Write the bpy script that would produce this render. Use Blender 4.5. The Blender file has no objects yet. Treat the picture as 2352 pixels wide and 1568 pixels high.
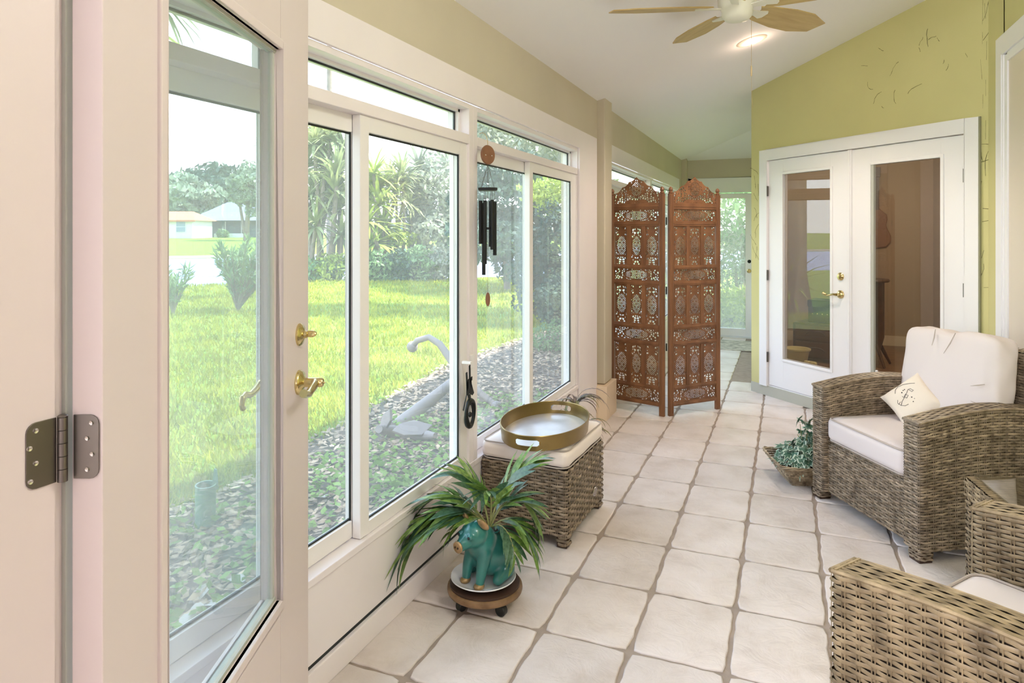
import bpy, bmesh, math, random
import numpy as np
from mathutils import Vector, Matrix, Quaternion
random.seed(7); rng = np.random.default_rng(7)
S = bpy.context.scene
COL = S.collection
PI = math.pi

# ------------------------------------------------------------------ camera, sky, sun, exposure
cam_d = bpy.data.cameras.new('camera'); cam = bpy.data.objects.new('camera', cam_d); COL.objects.link(cam)
cam_d.sensor_width = 36; cam_d.lens = 36*1537.4/2352; cam_d.shift_y = -(784-536.5)/2352
cam_d.clip_start = .05; cam_d.clip_end = 600
cam.location = (0, 0, 1.45); cam.rotation_euler = (PI/2, 0, .3889)
S.camera = cam
S.view_settings.view_transform = 'Standard'; S.view_settings.look = 'None'
S.view_settings.gamma = 1; S.view_settings.exposure = 2.38
try: S.view_settings.use_curve_mapping = False
except Exception: pass
S.cycles.max_bounces = 12; S.cycles.diffuse_bounces = 7; S.cycles.transparent_max_bounces = 24
S.cycles.sample_clamp_indirect = 6
W = bpy.data.worlds.new('sky'); S.world = W; W.use_nodes = True
nt = W.node_tree; nt.nodes.clear()
out = nt.nodes.new('ShaderNodeOutputWorld'); bg = nt.nodes.new('ShaderNodeBackground')
tc = nt.nodes.new('ShaderNodeTexCoord'); sx = nt.nodes.new('ShaderNodeSeparateXYZ'); cr = nt.nodes.new('ShaderNodeValToRGB')
nt.links.new(tc.outputs['Generated'], sx.inputs[0]); nt.links.new(sx.outputs[2], cr.inputs[0])
cr.color_ramp.elements[0].position = 0; cr.color_ramp.elements[0].color = (.90, .95, 1, 1)
cr.color_ramp.elements[1].position = .55; cr.color_ramp.elements[1].color = (.50, .68, 1, 1)
nt.links.new(cr.outputs[0], bg.inputs[0]); bg.inputs[1].default_value = 1.15
nt.links.new(bg.outputs[0], out.inputs[0])
sun_d = bpy.data.lights.new('sun', 'SUN'); sun_d.energy = 3.6; sun_d.angle = math.radians(.7); sun_d.color = (1, .97, .94)
sun = bpy.data.objects.new('sun', sun_d); COL.objects.link(sun)
sun.rotation_euler = Vector((1.45, .95, 2.7)).to_track_quat('Z', 'Y').to_euler()

# ------------------------------------------------------------------ helpers
def mesh_obj(name, me, mat=None, parent=None):
    o = bpy.data.objects.new(name, me); COL.objects.link(o)
    if mat:
        if isinstance(mat, (list, tuple)):
            for m in mat: me.materials.append(m)
        elif not me.materials: me.materials.append(mat)
    if parent: o.parent = parent
    return o
def tag(o, label=None, cat=None, group=None, kind=None):
    if label: o['label'] = label
    if cat: o['category'] = cat
    if group: o['group'] = group
    if kind: o['kind'] = kind
    return o
def empty(name, loc=(0, 0, 0), rz=0, parent=None):
    o = bpy.data.objects.new(name, None); COL.objects.link(o); o.empty_display_size = .1
    o.location = loc; o.rotation_euler = (0, 0, rz)
    if parent: o.parent = parent
    return o
def npmesh(name, V, F, mi=None):
    """fast mesh: V (n,3), F (m,k) all same k"""
    me = bpy.data.meshes.new(name); V = np.asarray(V, np.float32); F = np.asarray(F, np.int32)
    m, k = F.shape
    me.vertices.add(len(V)); me.vertices.foreach_set('co', V.ravel())
    me.loops.add(m*k); me.loops.foreach_set('vertex_index', F.ravel())
    me.polygons.add(m); me.polygons.foreach_set('loop_start', np.arange(m, dtype=np.int32)*k)
    me.polygons.foreach_set('loop_total', np.full(m, k, np.int32))
    if mi is not None: me.polygons.foreach_set('material_index', np.asarray(mi, np.int32))
    me.update(calc_edges=True); return me

class MB:
    def __init__(s): s.v = []; s.f = []; s.M = Matrix.Identity(4)
    def add(s, vs, fs):
        n = len(s.v); s.v += [tuple(s.M @ Vector(p)) for p in vs]; s.f += [tuple(i+n for i in f) for f in fs]; return s
    def box(s, a, b, M=None):
        x0, y0, z0 = a; x1, y1, z1 = b
        if x0 > x1: x0, x1 = x1, x0
        if y0 > y1: y0, y1 = y1, y0
        if z0 > z1: z0, z1 = z1, z0
        vs = [(x0,y0,z0),(x1,y0,z0),(x1,y1,z0),(x0,y1,z0),(x0,y0,z1),(x1,y0,z1),(x1,y1,z1),(x0,y1,z1)]
        if M: vs = [tuple(M @ Vector(p)) for p in vs]
        return s.add(vs, [(3,2,1,0),(4,5,6,7),(0,1,5,4),(1,2,6,5),(2,3,7,6),(3,0,4,7)])
    def prism(s, poly, z0, z1, M=None):
        n = len(poly); vs = [(x,y,z0) for x,y in poly]+[(x,y,z1) for x,y in poly]
        if M: vs = [tuple(M @ Vector(p)) for p in vs]
        fs = [tuple(range(n-1,-1,-1)), tuple(range(n,2*n))]+[(i,(i+1)%n,n+(i+1)%n,n+i) for i in range(n)]
        return s.add(vs, fs)
    def tube(s, pts, r, n=8, cap=True):
        pts = [Vector(p) for p in pts]; m = len(pts)
        rs = r if isinstance(r, (list, tuple)) else [r]*m
        vs = []; up = None
        for i, p in enumerate(pts):
            t = (pts[min(i+1,m-1)]-pts[max(i-1,0)]).normalized()
            if up is None:
                up = Vector((0,0,1)) if abs(t.z) < .9 else Vector((1,0,0))
            a = t.cross(up); 
            if a.length < 1e-6: a = t.orthogonal()
            a.normalize(); b = a.cross(t).normalized(); up = b
            for k in range(n):
                an = 2*PI*k/n; vs.append(tuple(p+(a*math.cos(an)+b*math.sin(an))*rs[i]))
        fs = [(i*n+k, i*n+(k+1)%n, (i+1)*n+(k+1)%n, (i+1)*n+k) for i in range(m-1) for k in range(n)]
        if cap: fs += [tuple(range(n-1,-1,-1)), tuple(range((m-1)*n, m*n))]
        return s.add(vs, fs)
    def lathe(s, prof, n=32, c=(0,0,0), M=None):
        vs = []
        for r, z in prof:
            for k in range(n):
                a = 2*PI*k/n; vs.append((c[0]+r*math.cos(a), c[1]+r*math.sin(a), c[2]+z))
        if M: vs = [tuple(M @ Vector(p)) for p in vs]
        fs = [(i*n+k, i*n+(k+1)%n, (i+1)*n+(k+1)%n, (i+1)*n+k) for i in range(len(prof)-1) for k in range(n)]
        if prof[0][0] > 1e-5: fs.append(tuple(range(n-1,-1,-1)))
        if prof[-1][0] > 1e-5: fs.append(tuple(range((len(prof)-1)*n, len(prof)*n)))
        return s.add(vs, fs)
    def ball(s, c, r, n=12, M=None):
        rx, ry, rz = r if isinstance(r, (tuple, list)) else (r, r, r)
        pr = [(math.sin(PI*i/n), -math.cos(PI*i/n)) for i in range(n+1)]
        T = Matrix.Translation(c) @ (M or Matrix.Identity(4)) @ Matrix.Diagonal((rx, ry, rz, 1))
        return s.lathe([(max(r_,1e-6), z) for r_, z in pr], 2*n, M=T)
    def build(s, name, mat=None, parent=None, smooth=False, bevel=0, seg=2):
        me = bpy.data.meshes.new(name); me.from_pydata(s.v, [], s.f)
        if bevel:
            bm = bmesh.new(); bm.from_mesh(me)
            bmesh.ops.remove_doubles(bm, verts=bm.verts, dist=1e-6)
            es = [e for e in bm.edges if len(e.link_faces) == 2 and e.calc_face_angle(0) > .6]
            bmesh.ops.bevel(bm, geom=es, offset=bevel, segments=seg, affect='EDGES', profile=.6, clamp_overlap=True)
            bm.to_mesh(me); bm.free()
        if smooth:
            me.polygons.foreach_set('use_smooth', [True]*len(me.polygons))
            if smooth != 'all':
                try: me.set_sharp_from_angle(angle=math.radians(40))
                except Exception: pass
        me.update()
        return mesh_obj(name, me, mat, parent)

def col(r, g, b):
    f = lambda c: ((c/255)/12.92 if c/255 <= .04045 else ((c/255+.055)/1.055)**2.4)
    return (f(r), f(g), f(b), 1)
def mat(name, base, rough=.6, metal=0, var=0, vscale=8, var2=None, bump=0, bscale=60, coords='Object', island=0, trans=0, spec=.5, stretch=None, coat=0):
    m = bpy.data.materials.new(name); m.use_nodes = True; t = m.node_tree; p = t.nodes['Principled BSDF']
    L = t.links.new
    p.inputs['Roughness'].default_value = rough; p.inputs['Metallic'].default_value = metal
    p.inputs['Specular IOR Level'].default_value = spec
    if coat: p.inputs['Coat Weight'].default_value = coat; p.inputs['Coat Roughness'].default_value = .08
    p.inputs['Base Color'].default_value = base
    c = t.nodes.new('ShaderNodeTexCoord'); src = c.outputs[coords]
    if stretch:
        mp = t.nodes.new('ShaderNodeMapping'); mp.inputs['Scale'].default_value = stretch; L(src, mp.inputs[0]); src = mp.outputs[0]
    colout = None
    if var or var2:
        n = t.nodes.new('ShaderNodeTexNoise'); n.inputs['Scale'].default_value = vscale; n.inputs['Detail'].default_value = 5; L(src, n.inputs['Vector'])
        r = t.nodes.new('ShaderNodeValToRGB'); L(n.outputs[0], r.inputs[0])
        if var2: a, b = base, var2
        else: a = tuple(x*(1-var) for x in base[:3])+(1,); b = tuple(min(1, x*(1+var)) for x in base[:3])+(1,)
        r.color_ramp.elements[0].position = .32; r.color_ramp.elements[1].position = .68
        r.color_ramp.elements[0].color = a; r.color_ramp.elements[1].color = b
        colout = r.outputs[0]
    if island:
        g = t.nodes.new('ShaderNodeNewGeometry'); mr = t.nodes.new('ShaderNodeMapRange')
        L(g.outputs['Random Per Island'], mr.inputs[0]); mr.inputs[3].default_value = 1-island; mr.inputs[4].default_value = 1+island
        mx = t.nodes.new('ShaderNodeMix'); mx.data_type = 'RGBA'; mx.blend_type = 'MULTIPLY'; mx.inputs[0].default_value = 1
        if colout: L(colout, mx.inputs[6])
        else: mx.inputs[6].default_value = base
        L(mr.outputs[0], mx.inputs[7]); colout = mx.outputs[2]
    if colout: L(colout, p.inputs['Base Color'])
    if bump:
        n2 = t.nodes.new('ShaderNodeTexNoise'); n2.inputs['Scale'].default_value = bscale; n2.inputs['Detail'].default_value = 6; L(src, n2.inputs['Vector'])
        b = t.nodes.new('ShaderNodeBump'); b.inputs['Strength'].default_value = bump; b.inputs['Distance'].default_value = .01
        L(n2.outputs[0], b.inputs['Height']); L(b.outputs[0], p.inputs['Normal'])
    if trans:
        tr = t.nodes.new('ShaderNodeBsdfTranslucent'); mxs = t.nodes.new('ShaderNodeMixShader'); mxs.inputs[0].default_value = trans
        if colout: L(colout, tr.inputs[0])
        else: tr.inputs[0].default_value = base
        o = t.nodes['Material Output']; L(p.outputs[0], mxs.inputs[1]); L(tr.outputs[0], mxs.inputs[2]); L(mxs.outputs[0], o.inputs[0])
    return m
def glass(name, tint=(.9, .95, .95, 1), film=.06, gloss=1.0):
    """thin pane: clear transmission, fresnel mirror and a faint white film for the hazy veil"""
    m = bpy.data.materials.new(name); m.use_nodes = True; t = m.node_tree; t.nodes.clear(); L = t.links.new
    o = t.nodes.new('ShaderNodeOutputMaterial'); tr = t.nodes.new('ShaderNodeBsdfTransparent'); tr.inputs[0].default_value = tint
    tl = t.nodes.new('ShaderNodeBsdfTranslucent'); tl.inputs[0].default_value = (1, .985, .96, 1)
    m1 = t.nodes.new('ShaderNodeMixShader'); m1.inputs[0].default_value = film; L(tr.outputs[0], m1.inputs[1]); L(tl.outputs[0], m1.inputs[2])  # translucent white mixed in as the hazy veil
    gl = t.nodes.new('ShaderNodeBsdfGlossy'); gl.inputs['Roughness'].default_value = .0
    g = t.nodes.new('ShaderNodeNewGeometry'); vd = t.nodes.new('ShaderNodeVectorMath'); vd.operation = 'DOT_PRODUCT'; L(g.outputs['Incoming'], vd.inputs[0]); L(g.outputs['Normal'], vd.inputs[1])
    def mth(op, a, b=None):
        n = t.nodes.new('ShaderNodeMath'); n.operation = op
        for i, v in enumerate((a, b)):
            if v is None: continue
            if isinstance(v, (int, float)): n.inputs[i].default_value = v
            else: L(v, n.inputs[i])
        return n.outputs[0]
    c_ = mth('ABSOLUTE', vd.outputs['Value']); om = mth('SUBTRACT', 1, c_); p5 = mth('POWER', om, 5)
    k = t.nodes.new('ShaderNodeMath'); k.operation = 'MULTIPLY'; k.inputs[1].default_value = gloss; k.use_clamp = True
    L(mth('ADD', mth('MULTIPLY', p5, .96), .04), k.inputs[0])
    m2 = t.nodes.new('ShaderNodeMixShader'); L(k.outputs[0], m2.inputs[0]); L(m1.outputs[0], m2.inputs[1]); L(gl.outputs[0], m2.inputs[2])
    L(m2.outputs[0], o.inputs[0]); return m
def emit(name, c, s):
    m = bpy.data.materials.new(name); m.use_nodes = True; t = m.node_tree; t.nodes.clear()
    o = t.nodes.new('ShaderNodeOutputMaterial'); e = t.nodes.new('ShaderNodeEmission'); e.inputs[0].default_value = c; e.inputs[1].default_value = s
    t.links.new(e.outputs[0], o.inputs[0]); return m

M_white = mat('white_paint', col(236, 228, 230), .35, var=.02, vscale=3)
M_vinyl = mat('white_vinyl', col(236, 232, 232), .3)
M_doorw = mat('white_door_paint', col(238, 237, 240), .35)
M_entry = mat('entry_door_paint', col(216, 203, 202), .35)
M_seal = mat('grey_weatherstrip', col(186, 188, 180), .6)
M_dark = mat('dark_gasket', col(30, 34, 34), .6)
M_tan = mat('olive_paint_light_tinted', col(202, 192, 172), .75, var=.03, vscale=2, bump=.03, bscale=120)  # the olive paint again, its different light tinted into the colour
M_olive = mat('olive_wall_paint', col(206, 200, 144), .75, var=.04, vscale=1.5, bump=.05, bscale=90)
M_ceil = mat('ceiling_paint', col(242, 240, 241), .8, bump=.02, bscale=150)
M_plinth = mat('plinth_paint', col(226, 204, 178), .5)
M_grout = mat('grout', col(158, 143, 132), .9, var=.12, vscale=14, bump=.2, bscale=80)
M_glass = glass('window_glass', (.95, .965, .945, 1), .065)
M_glassf = glass('hazed_far_glass', (.96, .97, .95, 1), .17)  # stronger white haze mixed in to brighten the far view
M_glass2 = glass('door_glass_coated', (.90, .94, .93, 1), .10)
M_glass3 = glass('clear_glass', (.86, .86, .84, 1), .015, 2.2)
M_brass = mat('brass', col(212, 194, 140), .2, 1)
M_steel = mat('brushed_nickel', col(128, 122, 118), .35, 1)
M_screw = mat('bright_screw', col(210, 206, 200), .25, 1)
M_black = mat('black_paint', col(30, 31, 32), .45)
M_blackm = mat('black_metal', col(40, 42, 42), .4, .6)
M_wick = mat('wicker_strand', col(98, 82, 60), .45, var2=col(158, 138, 108), vscale=22, island=.28, stretch=(1, 1, .4))
M_wick2 = mat('wicker_strand_dark', col(104, 88, 70), .42, var2=col(160, 142, 120), vscale=26, island=.3)
M_wbase = mat('wicker_core', col(50, 38, 27), .8)
M_cush = mat('cushion_fabric', col(216, 206, 205), .9, bump=.06, bscale=900, spec=.2)
M_cush2 = mat('ottoman_fabric', col(236, 224, 218), .9, bump=.05, bscale=900, spec=.2)
M_pipe = mat('piping_fabric', col(178, 166, 158), .9)
M_wood = mat('carved_wood', col(150, 104, 70), .38, var2=col(110, 72, 46), vscale=9, bump=.08, bscale=40, stretch=(1, 1, .15))
M_woodd = mat('dark_stained_wood', col(60, 38, 24), .4, var=.2, vscale=12)
M_bronze = mat('tray_bronze', col(146, 124, 78), .3, .85, var=.12, vscale=9)
M_pewter = mat('tray_base_metal', col(200, 200, 206), .3, .6, var=.06, vscale=14)
M_sauc = mat('white_ceramic', col(226, 226, 230), .12, coat=.5)
M_teal = mat('teal_glaze', col(32, 104, 100), .28, var2=col(58, 132, 126), vscale=14, coat=.4, bump=.05, bscale=60)
M_gold = mat('worn_gilt', col(146, 120, 78), .45, .5, var2=col(196, 160, 120), vscale=40)
M_leaf = mat('palm_leaf', col(70, 108, 46), .35, var2=col(134, 162, 78), vscale=7, trans=.15)
M_leafd = mat('palm_leaf_dark', col(40, 74, 50), .35, var2=col(86, 120, 90), vscale=9, trans=.12)
M_stem = mat('palm_stem', col(150, 150, 96), .5)
M_ivy = mat('ivy_leaf', col(44, 84, 64), .4, var2=col(98, 138, 116), vscale=30, trans=.1)
M_ivye = mat('ivy_leaf_edge', col(196, 214, 198), .4, trans=.1)
M_drac = mat('striped_leaf', col(74, 58, 54), .45, var2=col(150, 130, 118), vscale=30, trans=.1)
M_dgreen = mat('olive_leaf', col(96, 92, 54), .45, var2=col(140, 132, 84), vscale=20, trans=.1)
M_soil = mat('soil', col(58, 44, 32), .95, bump=.5, bscale=60)
M_terra = mat('grey_pot', col(120, 110, 104), .7)
M_fanw = mat('fan_white', col(228, 226, 214), .35)
M_blade = mat('fan_blade', col(200, 176, 120), .45, var2=col(180, 152, 98), vscale=4, stretch=(1, 8, 1))
M_lamp = emit('lamp_glow', (1, .87, .68, 1), 9)
M_rim = mat('can_trim', col(236, 222, 204), .5)
M_foot = mat('wall_foot_sky_grey', col(184, 184, 172), .7)  # grey of the bluish skylight put into the olive wall's foot
M_chime = mat('chime_disc_wood', col(134, 92, 66), .5, var=.12, vscale=20)
M_string = mat('string', col(90, 84, 78), .8)
M_print = mat('printed_ink', col(60, 54, 56), .9)
M_basket = mat('willow', col(98, 80, 58), .6, var2=col(196, 178, 150), vscale=18, island=.35)
M_mat = mat('door_mat_pile', col(150, 146, 136), .95, var2=col(214, 208, 196), vscale=16)

# tile material with per-object tone
def tile_mat():
    m = bpy.data.materials.new('stone_tile'); m.use_nodes = True; t = m.node_tree; L = t.links.new; p = t.nodes['Principled BSDF']
    c = t.nodes.new('ShaderNodeTexCoord'); oi = t.nodes.new('ShaderNodeObjectInfo')
    vm = t.nodes.new('ShaderNodeVectorMath'); vm.operation = 'ADD'
    sc = t.nodes.new('ShaderNodeVectorMath'); sc.operation = 'SCALE'; sc.inputs['Scale'].default_value = 1
    L(oi.outputs['Location'], vm.inputs[0]); L(c.outputs['Object'], vm.inputs[1])
    n = t.nodes.new('ShaderNodeTexNoise'); n.inputs['Scale'].default_value = 4.5; n.inputs['Detail'].default_value = 6; n.inputs['Roughness'].default_value = .6; L(vm.outputs[0], n.inputs['Vector'])
    r = t.nodes.new('ShaderNodeValToRGB'); L(n.outputs[0], r.inputs[0])
    e = r.color_ramp.elements; e[0].position = .3; e[0].color = col(204, 191, 183); e[1].position = .7; e[1].color = col(229, 219, 216)
    x = e.new(.5); x.color = col(221, 210, 205)
    mr = t.nodes.new('ShaderNodeMapRange'); L(oi.outputs['Random'], mr.inputs[0]); mr.inputs[3].default_value = .93; mr.inputs[4].default_value = 1.04
    mx = t.nodes.new('ShaderNodeMix'); mx.data_type = 'RGBA'; mx.blend_type = 'MULTIPLY'; mx.inputs[0].default_value = 1
    L(r.outputs[0], mx.inputs[6]); L(mr.outputs[0], mx.inputs[7]); L(mx.outputs[2], p.inputs['Base Color'])
    p.inputs['Roughness'].default_value = .33; p.inputs['Specular IOR Level'].default_value = .5
    n2 = t.nodes.new('ShaderNodeTexNoise'); n2.inputs['Scale'].default_value = 9; n2.inputs['Detail'].default_value = 9; n2.inputs['Roughness'].default_value = .62; n2.inputs['Distortion'].default_value = 1.4; L(vm.outputs[0], n2.inputs['Vector'])
    mu = t.nodes.new('ShaderNodeTexMusgrave') if hasattr(bpy.types, 'ShaderNodeTexMusgrave') else None
    b = t.nodes.new('ShaderNodeBump'); b.inputs['Strength'].default_value = .38; b.inputs['Distance'].default_value = .02
    L(n2.outputs[0], b.inputs['Height']); L(b.outputs[0], p.inputs['Normal'])
    return m
M_tile = tile_mat()

XW = -1.378; YF = 9.83; G0 = Vector((-.298, 6.558, 0)); GU = Vector((.70711, -.70711, 0)); GN = Vector((.70711, .70711, 0)); XR = 1.186
def GM():   # local frame of the angled wall: x along wall, y into the wall (away from room), z up
    return Matrix(((GU.x, GN.x, 0, G0.x), (GU.y, GN.y, 0, G0.y), (0, 0, 1, 0), (0, 0, 0, 1)))
def struct(o): o['kind'] = 'structure'; return o

# ------------------------------------------------------------------ floor
fl = MB().box((-1.6, -3.5, -.2), (6, 10.2, -.006)).build('floor', M_grout); struct(fl)
TS, TA = .3237, .4189
tvars = []
for k in range(7):
    r_ = random.Random(100+k); hw, hd = TS/2-.0065, TA/2-.0065; pts = []; N = 9
    for (x0, y0, x1, y1) in ((-hw,-hd,hw,-hd), (hw,-hd,hw,hd), (hw,hd,-hw,hd), (-hw,hd,-hw,-hd)):
        for i in range(N):
            t = i/N; x = x0+(x1-x0)*t; y = y0+(y1-y0)*t
            j = r_.uniform(-.0035, .003) if i else 0
            nx, ny = (y1-y0), -(x1-x0); l = math.hypot(nx, ny); cut = .007 if i == 0 else 0
            px_, py_ = x+nx/l*j, y+ny/l*j
            if i == 0: px_ *= 1-cut/hw; py_ *= 1-cut/hd
            pts.append((px_, py_))
    n = len(pts); vs = []; fs = []
    for sc, z in ((1, -.008), (1, -.003), (.985, .0), (.96, .0005)):
        vs += [(x*sc, y*sc, z) for x, y in pts]
    for q in range(3): fs += [(q*n+i, q*n+(i+1)%n, (q+1)*n+(i+1)%n, (q+1)*n+i) for i in range(n)]
    fs.append(tuple(range(3*n, 4*n)))
    me = bpy.data.meshes.new('tile'); me.from_pydata(vs, [], fs); me.materials.append(M_tile)
    me.polygons.foreach_set('use_smooth', [True]*len(me.polygons)); me.set_sharp_from_angle(angle=math.radians(50)); tvars.append(me)
for r_ in range(-4, 19):
    for c_ in range(-1, 9):
        cx = (c_+.5-3.5613)*TS; cy = .4189*(r_+.5)+2.3081
        if cx+cy > 6.26+.30 and cx > -.5: continue
        if cx > XR+.1 or cy < .62 or cy > YF+.1: continue
        if cx-TS/2 < XW-.14: pass
        o = bpy.data.objects.new('tile', random.choice(tvars)); COL.objects.link(o); o.parent = fl
        o.location = (cx, cy, random.uniform(-.0006, .0006)); o.rotation_euler = (0, 0, random.choice((0, PI)))

# ------------------------------------------------------------------ walls and ceiling
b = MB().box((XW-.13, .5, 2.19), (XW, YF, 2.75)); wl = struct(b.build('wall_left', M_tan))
# short lower curb wall carrying the windows
struct(MB().box((XW-.13, .5, -.2), (XW-.012, YF, .082)).build('wall_left_base', M_white))
wf = struct(MB().box((-1.6, YF, 2.235), (1.2, YF+.13, 2.75)).box((-1.6, YF, -.1), (-1.31, YF+.13, 2.3)).box((-.40, YF, -.1), (1.2, YF+.13, 2.3)).build('wall_far', M_tan))
# angled olive wall with the double door opening (opening u .20..1.97, z .09..2.11)
M = GM(); b = MB()
b.box((0, 0, 2.108), (2.11, .12, 3.4), M); b.box((0, 0, 0), (.2, .12, 2.108), M); b.box((1.964, 0, 0), (2.11, .12, 2.108), M); 
wg = struct(b.build('wall_angled', M_olive))
struct(MB().box((G0.x, 6.56, 0), (G0.x+.1, YF, 3.3)).build('wall_inner', M_olive))
wr = struct(MB().box((XR, 4.73, 0), (XR+.12, 5.10, 3.6)).box((XR, .5, 2.5), (XR+.12, 4.75, 3.6)).box((XR, .5, 0), (XR+.12, 3.6, 2.6)).build('wall_right', M_olive))
# front wall the camera looks through: left pier with door jamb
struct(MB().box((-1.6, .50, 0), (-.985, .64, 3.0)).build('wall_front', M_entry))
o_ = MB().box((.0, -.004, 0), (2.1, .12, .092), M).build('wall_angled_foot', M_foot); struct(o_)  # foot of the olive wall, coloured grey for the skylight on it
# cracks in the olive wall paint
def crack(b, p, ang, ln, rr, off=-.0012, M=M, w0=1.):
    pts = [p]; a = ang
    for i in range(rr.randint(3, 6)):
        a += rr.uniform(-.5, .5)*w0**3; q = pts[-1]; pts.append((q[0]+math.cos(a)*ln, q[1]+math.sin(a)*ln))
    for (a0, b0), (a1, b1) in zip(pts, pts[1:]):
        w = rr.uniform(.0008, .0018)*w0; d = Vector((a1-a0, b1-b0)).normalized(); nx, nz = -d.y*w, d.x*w
        b.add([tuple(M @ Vector(v)) for v in ((a0-nx,off,b0-nz),(a1-nx,off,b1-nz),(a1+nx,off,b1+nz),(a0+nx,off,b0+nz))], [(0,1,2,3)])
rr = random.Random(3); b = MB()
for i in range(14): crack(b, (2.055+rr.uniform(-.02, .03), rr.uniform(.6, 3.0)), rr.choice((PI/2, -PI/2, 0.1, 1.2)), rr.uniform(.02, .06), rr)
for i in range(16): crack(b, (rr.uniform(1.2, 2.0), rr.uniform(2.38, 2.85)), rr.uniform(0, 6), rr.uniform(.008, .022), rr)
for i in range(12): crack(b, (rr.uniform(.02, .1), rr.uniform(1.1, 2.1)), PI/2+rr.uniform(-.4, .4), rr.uniform(.015, .04), rr)
for u_, z0_, z1_ in ((2.062, 2.25, 3.15), (2.085, 2.05, 3.2)):
    z = z0_
    while z < z1_: crack(b, (u_+rr.uniform(-.004, .004), z), PI/2+rr.uniform(-.05, .05), rr.uniform(.015, .045), rr, w0=.5); z += rr.uniform(.12, .3)
tag(b.build('paint_crack', mat('crack_dark', col(86, 82, 44), .9), wg), kind='stuff')
# room behind the camera (the photographer stands in it): plain walls that close the house
M_room = mat('plain_room_paint', col(226, 216, 212), .8)
struct(MB().box((-3.2, -3.3, -.1), (4.6, -3.2, 4.2)).box((-3.3, -3.3, -.1), (-3.2, .6, 4.2)).box((4.5, -3.3, -.1), (4.6, .6, 4.2)).box((-3.3, .5, -.1), (-1.6, .62, 4.2)).box((XR, .5, -.1), (4.6, .6, 4.2)).build('wall_rear', M_room))
# ceiling: slopes up from the window wall, hipped at the far wall
def cz(x): return 2.496+.25*(x+1.378)
xs = XR+.2
b = MB(); T = .06
def cq(pts):
    n = len(pts); b.add([(x, y, z) for x, y, z in pts]+[(x, y, z+T) for x, y, z in pts], [tuple(range(n)), tuple(range(2*n-1, n-1, -1))]+[(i, n+i, n+(i+1)%n, (i+1)%n) for i in range(n)])
hx = xs; hy = YF-(xs-XW)
cq([(XW-.13, -3.2, cz(XW-.13)), (XW-.13, YF+.13, cz(XW-.13)), (hx, hy, cz(hx)), (hx, -3.2, cz(hx))])
cq([(XW-.13, YF+.13, cz(XW-.13)), (hx, YF+.13, cz(XW-.13)), (hx, hy, cz(hx))])
ce = struct(b.build('ceiling', M_ceil))
# roof over the rest of the house with eave (outside, shades the flower bed)
struct(MB().prism([(-2.05, -3.6), (9, -3.6), (9, 13), (-2.05, 13)], 0, .12, Matrix(((1,0,0,0),(0,1,0,0),(.25,0,1,3.06),(0,0,0,1)))).build('roof', M_ceil))

# ------------------------------------------------------------------ window units on the left wall
def pane(name, a, b_, m, parent):
    return MB().box(a, b_).build(name, m, parent)
def sash(win, y0, y1, xf, xb, z0, z1, sl, sr, rb, rt, nm='sash', gm=None):
    """one glazed sash: stiles sl, sr wide, rails rb, rt tall; front face xf, back xb"""
    b = MB().box((xf, y0, z0), (xb, y0+sl, z1)).box((xf, y1-sr, z0), (xb, y1, z1)).box((xf, y0+sl, z0), (xb, y1-sr, z0+rb)).box((xf, y0+sl, z1-rt), (xb, y1-sr, z1))
    s = b.build(nm, M_vinyl, win, bevel=.003)
    xm = (xf+xb)/2
    g = MB(); t = .006
    for (a, c) in (((xm-.003, y0+sl, z0+rb), (xm+.004, y0+sl+t, z1-rt)), ((xf-.006, y1-sr-t, z0+rb), (xm+.004, y1-sr, z1-rt)), ((xm-.003, y0+sl, z0+rb), (xm+.004, y1-sr, z0+rb+t)), ((xm-.003, y0+sl, z1-rt-t), (xm+.004, y1-sr, z1-rt))): g.box(a, c)
    g.build('gasket', M_dark, s)
    pane('glass_pane', (xm-.002, y0+sl, z0+rb), (xm+.002, y1-sr, z1-rt), gm or M_glass, s)
    return s
def window(n, y0, y1, fixed, moving, tr0=None, tr1=None, mull=True):
    w = empty('window_%d' % n, (0, 0, 0)); struct(w)
    XB = XW-.105; gm = M_glassf if n > 3 else M_glass
    fb = MB()
    fb.box((XW-.001, y0, .097), (XB, y1, .345)).box((XW+.006, y0, .345), (XB, y1, .37)); ya, yb_ = y0+.045, y1-.045
    fb.box((XW, ya, 1.872), (XB, yb_, 1.916)); fb.box((XW+.002, ya, 2.036), (XB, yb_, 2.06))
    fb.box((XW, y0, .37), (XB, y0+.045, 2.06)).box((XW, y1-.045, .37), (XB, y1, 2.06))
    fb.build('frame', M_white, w, bevel=.003)
    if fixed: sash(w, fixed[0], fixed[1], XW-.048, XW-.078, .372, 1.872, .03, .045, .06, .062, gm=gm)
    if moving: sash(w, moving[0], moving[1], XW-.012, XW-.045, .372, 1.872, .053, moving[2], .045, .058, 'sliding_sash', gm)
    t0, t1 = tr0 or y0+.045, tr1 or y1-.045
    s = MB()
    for (a, c) in (((XW-.05, t0, 1.916), (XB, t0+.016, 2.036)), ((XW-.05, t1-.016, 1.916), (XB, t1, 2.036)), ((XW-.05, t0, 1.916), (XB, t1, 1.926)), ((XW-.05, t0, 2.024), (XB, t1, 2.036))): s.box(a, c)
    f = s.build('transom_frame', M_vinyl, w)
    d = MB().box((XW-.066, t1-.024, 1.926), (XW-.074, t1-.016, 2.026)).box((XW-.066, t0, 2.018), (XW-.074, t1, 2.024)).build('gasket', M_dark, f)
    pane('transom_pane', (XW-.068, t0+.016, 1.92), (XW-.072, t1-.016, 2.03), M_glass, f)
    return w
window(1, .64, 1.622, (1.17, 1.60), None)
window(2, 1.622, 2.878, (1.645, 2.03), (1.981, 2.846, .085))
window(3, 2.878, 4.64, (2.90, 3.76), (3.666, 4.60, .12))
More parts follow.
